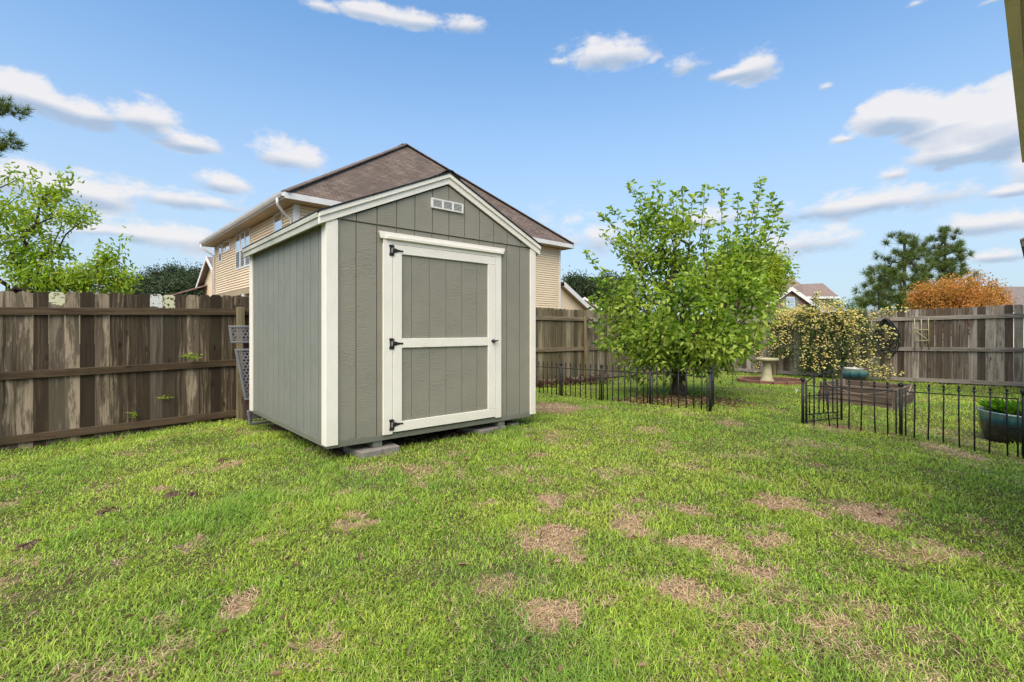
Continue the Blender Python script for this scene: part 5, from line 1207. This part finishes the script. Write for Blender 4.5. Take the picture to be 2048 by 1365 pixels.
# ------------------------------------------------------------------ lawn grass
rng = np.random.RandomState(99)
def lawn(Nb, r0, r1, seed, name='grass'):
    rng = np.random.RandomState(seed)
    u = rng.rand(Nb); e = .7; r = (r0**e+u*(r1**e-r0**e))**(1/e); th = rng.uniform(-1.25, 1.25, Nb)
    x = r*np.sin(th); y = r*np.cos(th)
    s, q_ = ST(x, y); ok = (q_ < FQ-.02) & (s < FS-.04) & (rng.rand(Nb) < np.where(np.abs(th) > .95, .45, 1))
    ok &= ~((s > 1.80) & (s < 4.05) & (q_ > Q0+.10) & (q_ < 7.0))
    ok &= ~((np.hypot((x-bx-.1)/.80, (y-by)/.72) < 1))
    # raised bed
    e1_ = (Rc-Nc); e2_ = (Lc-Nc); M = np.linalg.inv(np.stack([e1_, e2_], 1)); uv_ = M@np.stack([x-Nc[0], y-Nc[1]]); ok &= ~((uv_[0] > -.03) & (uv_[0] < 1.03) & (uv_[1] > -.03) & (uv_[1] < 1.03))
    ok &= np.hypot(x-5.98, y-5.93) > .2
    br = bare(x, y); ok &= rng.rand(Nb) > br*.93
    x, y, r, s, q_ = x[ok], y[ok], r[ok], s[ok], q_[ok]; n = len(x)
    dead = deadness(x, y); isd = rng.rand(n) < np.clip(dead*.98, 0, .86)+.04+.11*vnoise(x, y, 9, 31)*(vnoise(x, y, 3, 34)+.3)
    kp = ~isd | (rng.rand(n) < .75); x, y, r, dead, isd, s, q_ = x[kp], y[kp], r[kp], dead[kp], isd[kp], s[kp], q_[kp]; n = len(x)
    clump = vnoise(x, y, 5, 12); lush = vnoise(x, y, 1.1, 13)*.6+vnoise(x, y, 3.2, 14)*.4
    L = rng.uniform(.017, .038, n)*(1+1.1*np.clip((vnoise(x, y, 2.7, 33)-.70)*6, 0, 1))*(1+.7*(clump-.4))*(1+.25*(lush-.5)); edge = np.clip(1-np.minimum(FQ-q_, FS-s)/.25, 0, 1); L *= 1+edge*1.0
    near_shed = np.clip(1-np.abs(q_-(Q0+.02))/.15, 0, 1)*((s > 1.5) & (s < 4.2)); L *= 1+near_shed*.5
    L = np.where(isd, L*.95, L); wd = .0020*r**.55*rng.uniform(.7, 1.25, n); wd = np.where(isd, wd*.9, wd)
    az_ = rng.uniform(0, 2*np.pi, n)+(vnoise(x, y, 6, 15)-.5)*2; tilt = np.where(isd, rng.uniform(1.15, 1.52, n), rng.uniform(.45, 1.35, n))
    dx, dy = np.cos(az_), np.sin(az_); st_, ct = np.sin(tilt), np.cos(tilt)
    z = ground(x, y)+.002; p = np.stack([x, y, z], -1); d1 = np.stack([dx*st_*.6, dy*st_*.6, ct*1.0], -1); d1 = unit(d1); d2 = unit(np.stack([dx*st_*1.3, dy*st_*1.3, ct*.55], -1))
    sd_ = np.stack([-dy, dx, 0*dx], -1)*wd[:, None]*.5; L_ = L[:, None]
    lift = np.where(isd, rng.uniform(0, .012, n), 0)[:, None]*np.array([0, 0, 1.]); p = p+lift
    m1 = p+d1*L_*.5; tp = m1+d2*L_*.55
    V = np.stack([p-sd_, p+sd_, m1+sd_*.9, m1-sd_*.9, tp+sd_*.15, tp-sd_*.15], 1).reshape(-1, 3)
    i = np.arange(n)[:, None]*6; F = np.concatenate([i+np.array([0, 1, 2, 3]), i+np.array([3, 2, 4, 5])], 0)
    hue = vnoise(x, y, 1.6, 16)*.45+vnoise(x, y, 5.5, 17)*.30+rng.rand(n)*.35-.05
    ca = np.array([.145, .310, .055]); cb = np.array([.350, .510, .068]); cc_ = np.array([.600, .680, .110])
    h = np.clip(hue, 0, 1)[:, None]; col = np.where(h < .5, ca+(cb-ca)*h*2, cb+(cc_-cb)*(h-.5)*2)
    br_ = rng.uniform(.5, 1.35, (n, 1)); col = col*br_
    st1 = np.array([.82, .62, .42]); st2 = np.array([.48, .31, .17]); k_ = rng.rand(n, 1)**1.3; cd = st1*(1-k_)+st2*k_
    col = np.where(isd[:, None], cd, col)
    return np_mesh(name, V, F, grass_m, None, np.repeat(col, 6, 0))
tag(lawn(1200000, .7, 18, 5), 'patchy green lawn with tan dead spots', 'grass', kind='stuff')
# broad-leaved weeds and clover among the grass
def weeds(Nc_, seed):
    rng = np.random.RandomState(seed); P_, D_, L_, W_ = [], [], [], []
    r = (1.2**.8+rng.rand(Nc_)*(9**.8-1.2**.8))**(1/.8); th = rng.uniform(-.85, .85, Nc_); x = r*np.sin(th); y = r*np.cos(th); s, q_ = ST(x, y)
    keep = (vnoise(x, y, 1.3, 22)*.5+vnoise(x, y, 4, 23)*.5 > .50) & (deadness(x, y) < .35) & ~((s > 1.5) & (s < 4.3) & (q_ > Q0)) & (q_ < FQ-.1)
    x, y = x[keep], y[keep]; n = len(x); k_ = 8; X_ = np.repeat(x, k_)+rng.normal(size=n*k_)*.016; Y_ = np.repeat(y, k_)+rng.normal(size=n*k_)*.016
    pos = np.stack([X_, Y_, ground(X_, Y_)+rng.uniform(.018, .042, n*k_)], -1); a = rng.rand(n*k_)*6.28; d_ = np.stack([np.cos(a), np.sin(a), rng.uniform(-.1, .45, n*k_)], -1)
    sz = rng.uniform(.008, .016, n*k_); return leaf_arrays(pos, d_, sz, sz*.8, rng, .05, .1)
V, F = weeds(9000, 61)
tag(np_mesh('clover', V, F, leaf_left), 'low yellow-green clover and small weeds scattered in the lawn', 'clover', kind='stuff')

rng = np.random.RandomState(77); n = 520; r = (1.3**.9+rng.rand(n)*(11**.9-1.3**.9))**(1/.9); th = rng.uniform(-.85, .85, n); x = r*np.sin(th); y = r*np.cos(th); s_, q_ = ST(x, y); kp = (q_ < FQ-.1) & (s_ < FS) & ~((s_ > 1.5) & (s_ < 4.3) & (q_ > Q0-.05)); x, y = x[kp], y[kp]; n = len(x)
d_ = rng.normal(size=(n, 3)); d_[:, 2] *= .3; V, F = leaf_arrays(np.stack([x, y, ground(x, y)+rng.uniform(.015, .035, n)], -1), d_, rng.uniform(.02, .055, n), rng.uniform(.008, .024, n), rng, .15, .5)
tag(np_mesh('fallen_leaves', V, F, leaf_dry), 'small brown leaves and bits scattered over the lawn', 'leaf litter', kind='stuff')

# ------------------------------------------------------------------ lift everything so that the lawn lies near z = 0
for o in list(C.objects):
    if o.parent is None: o.location.z += EYE
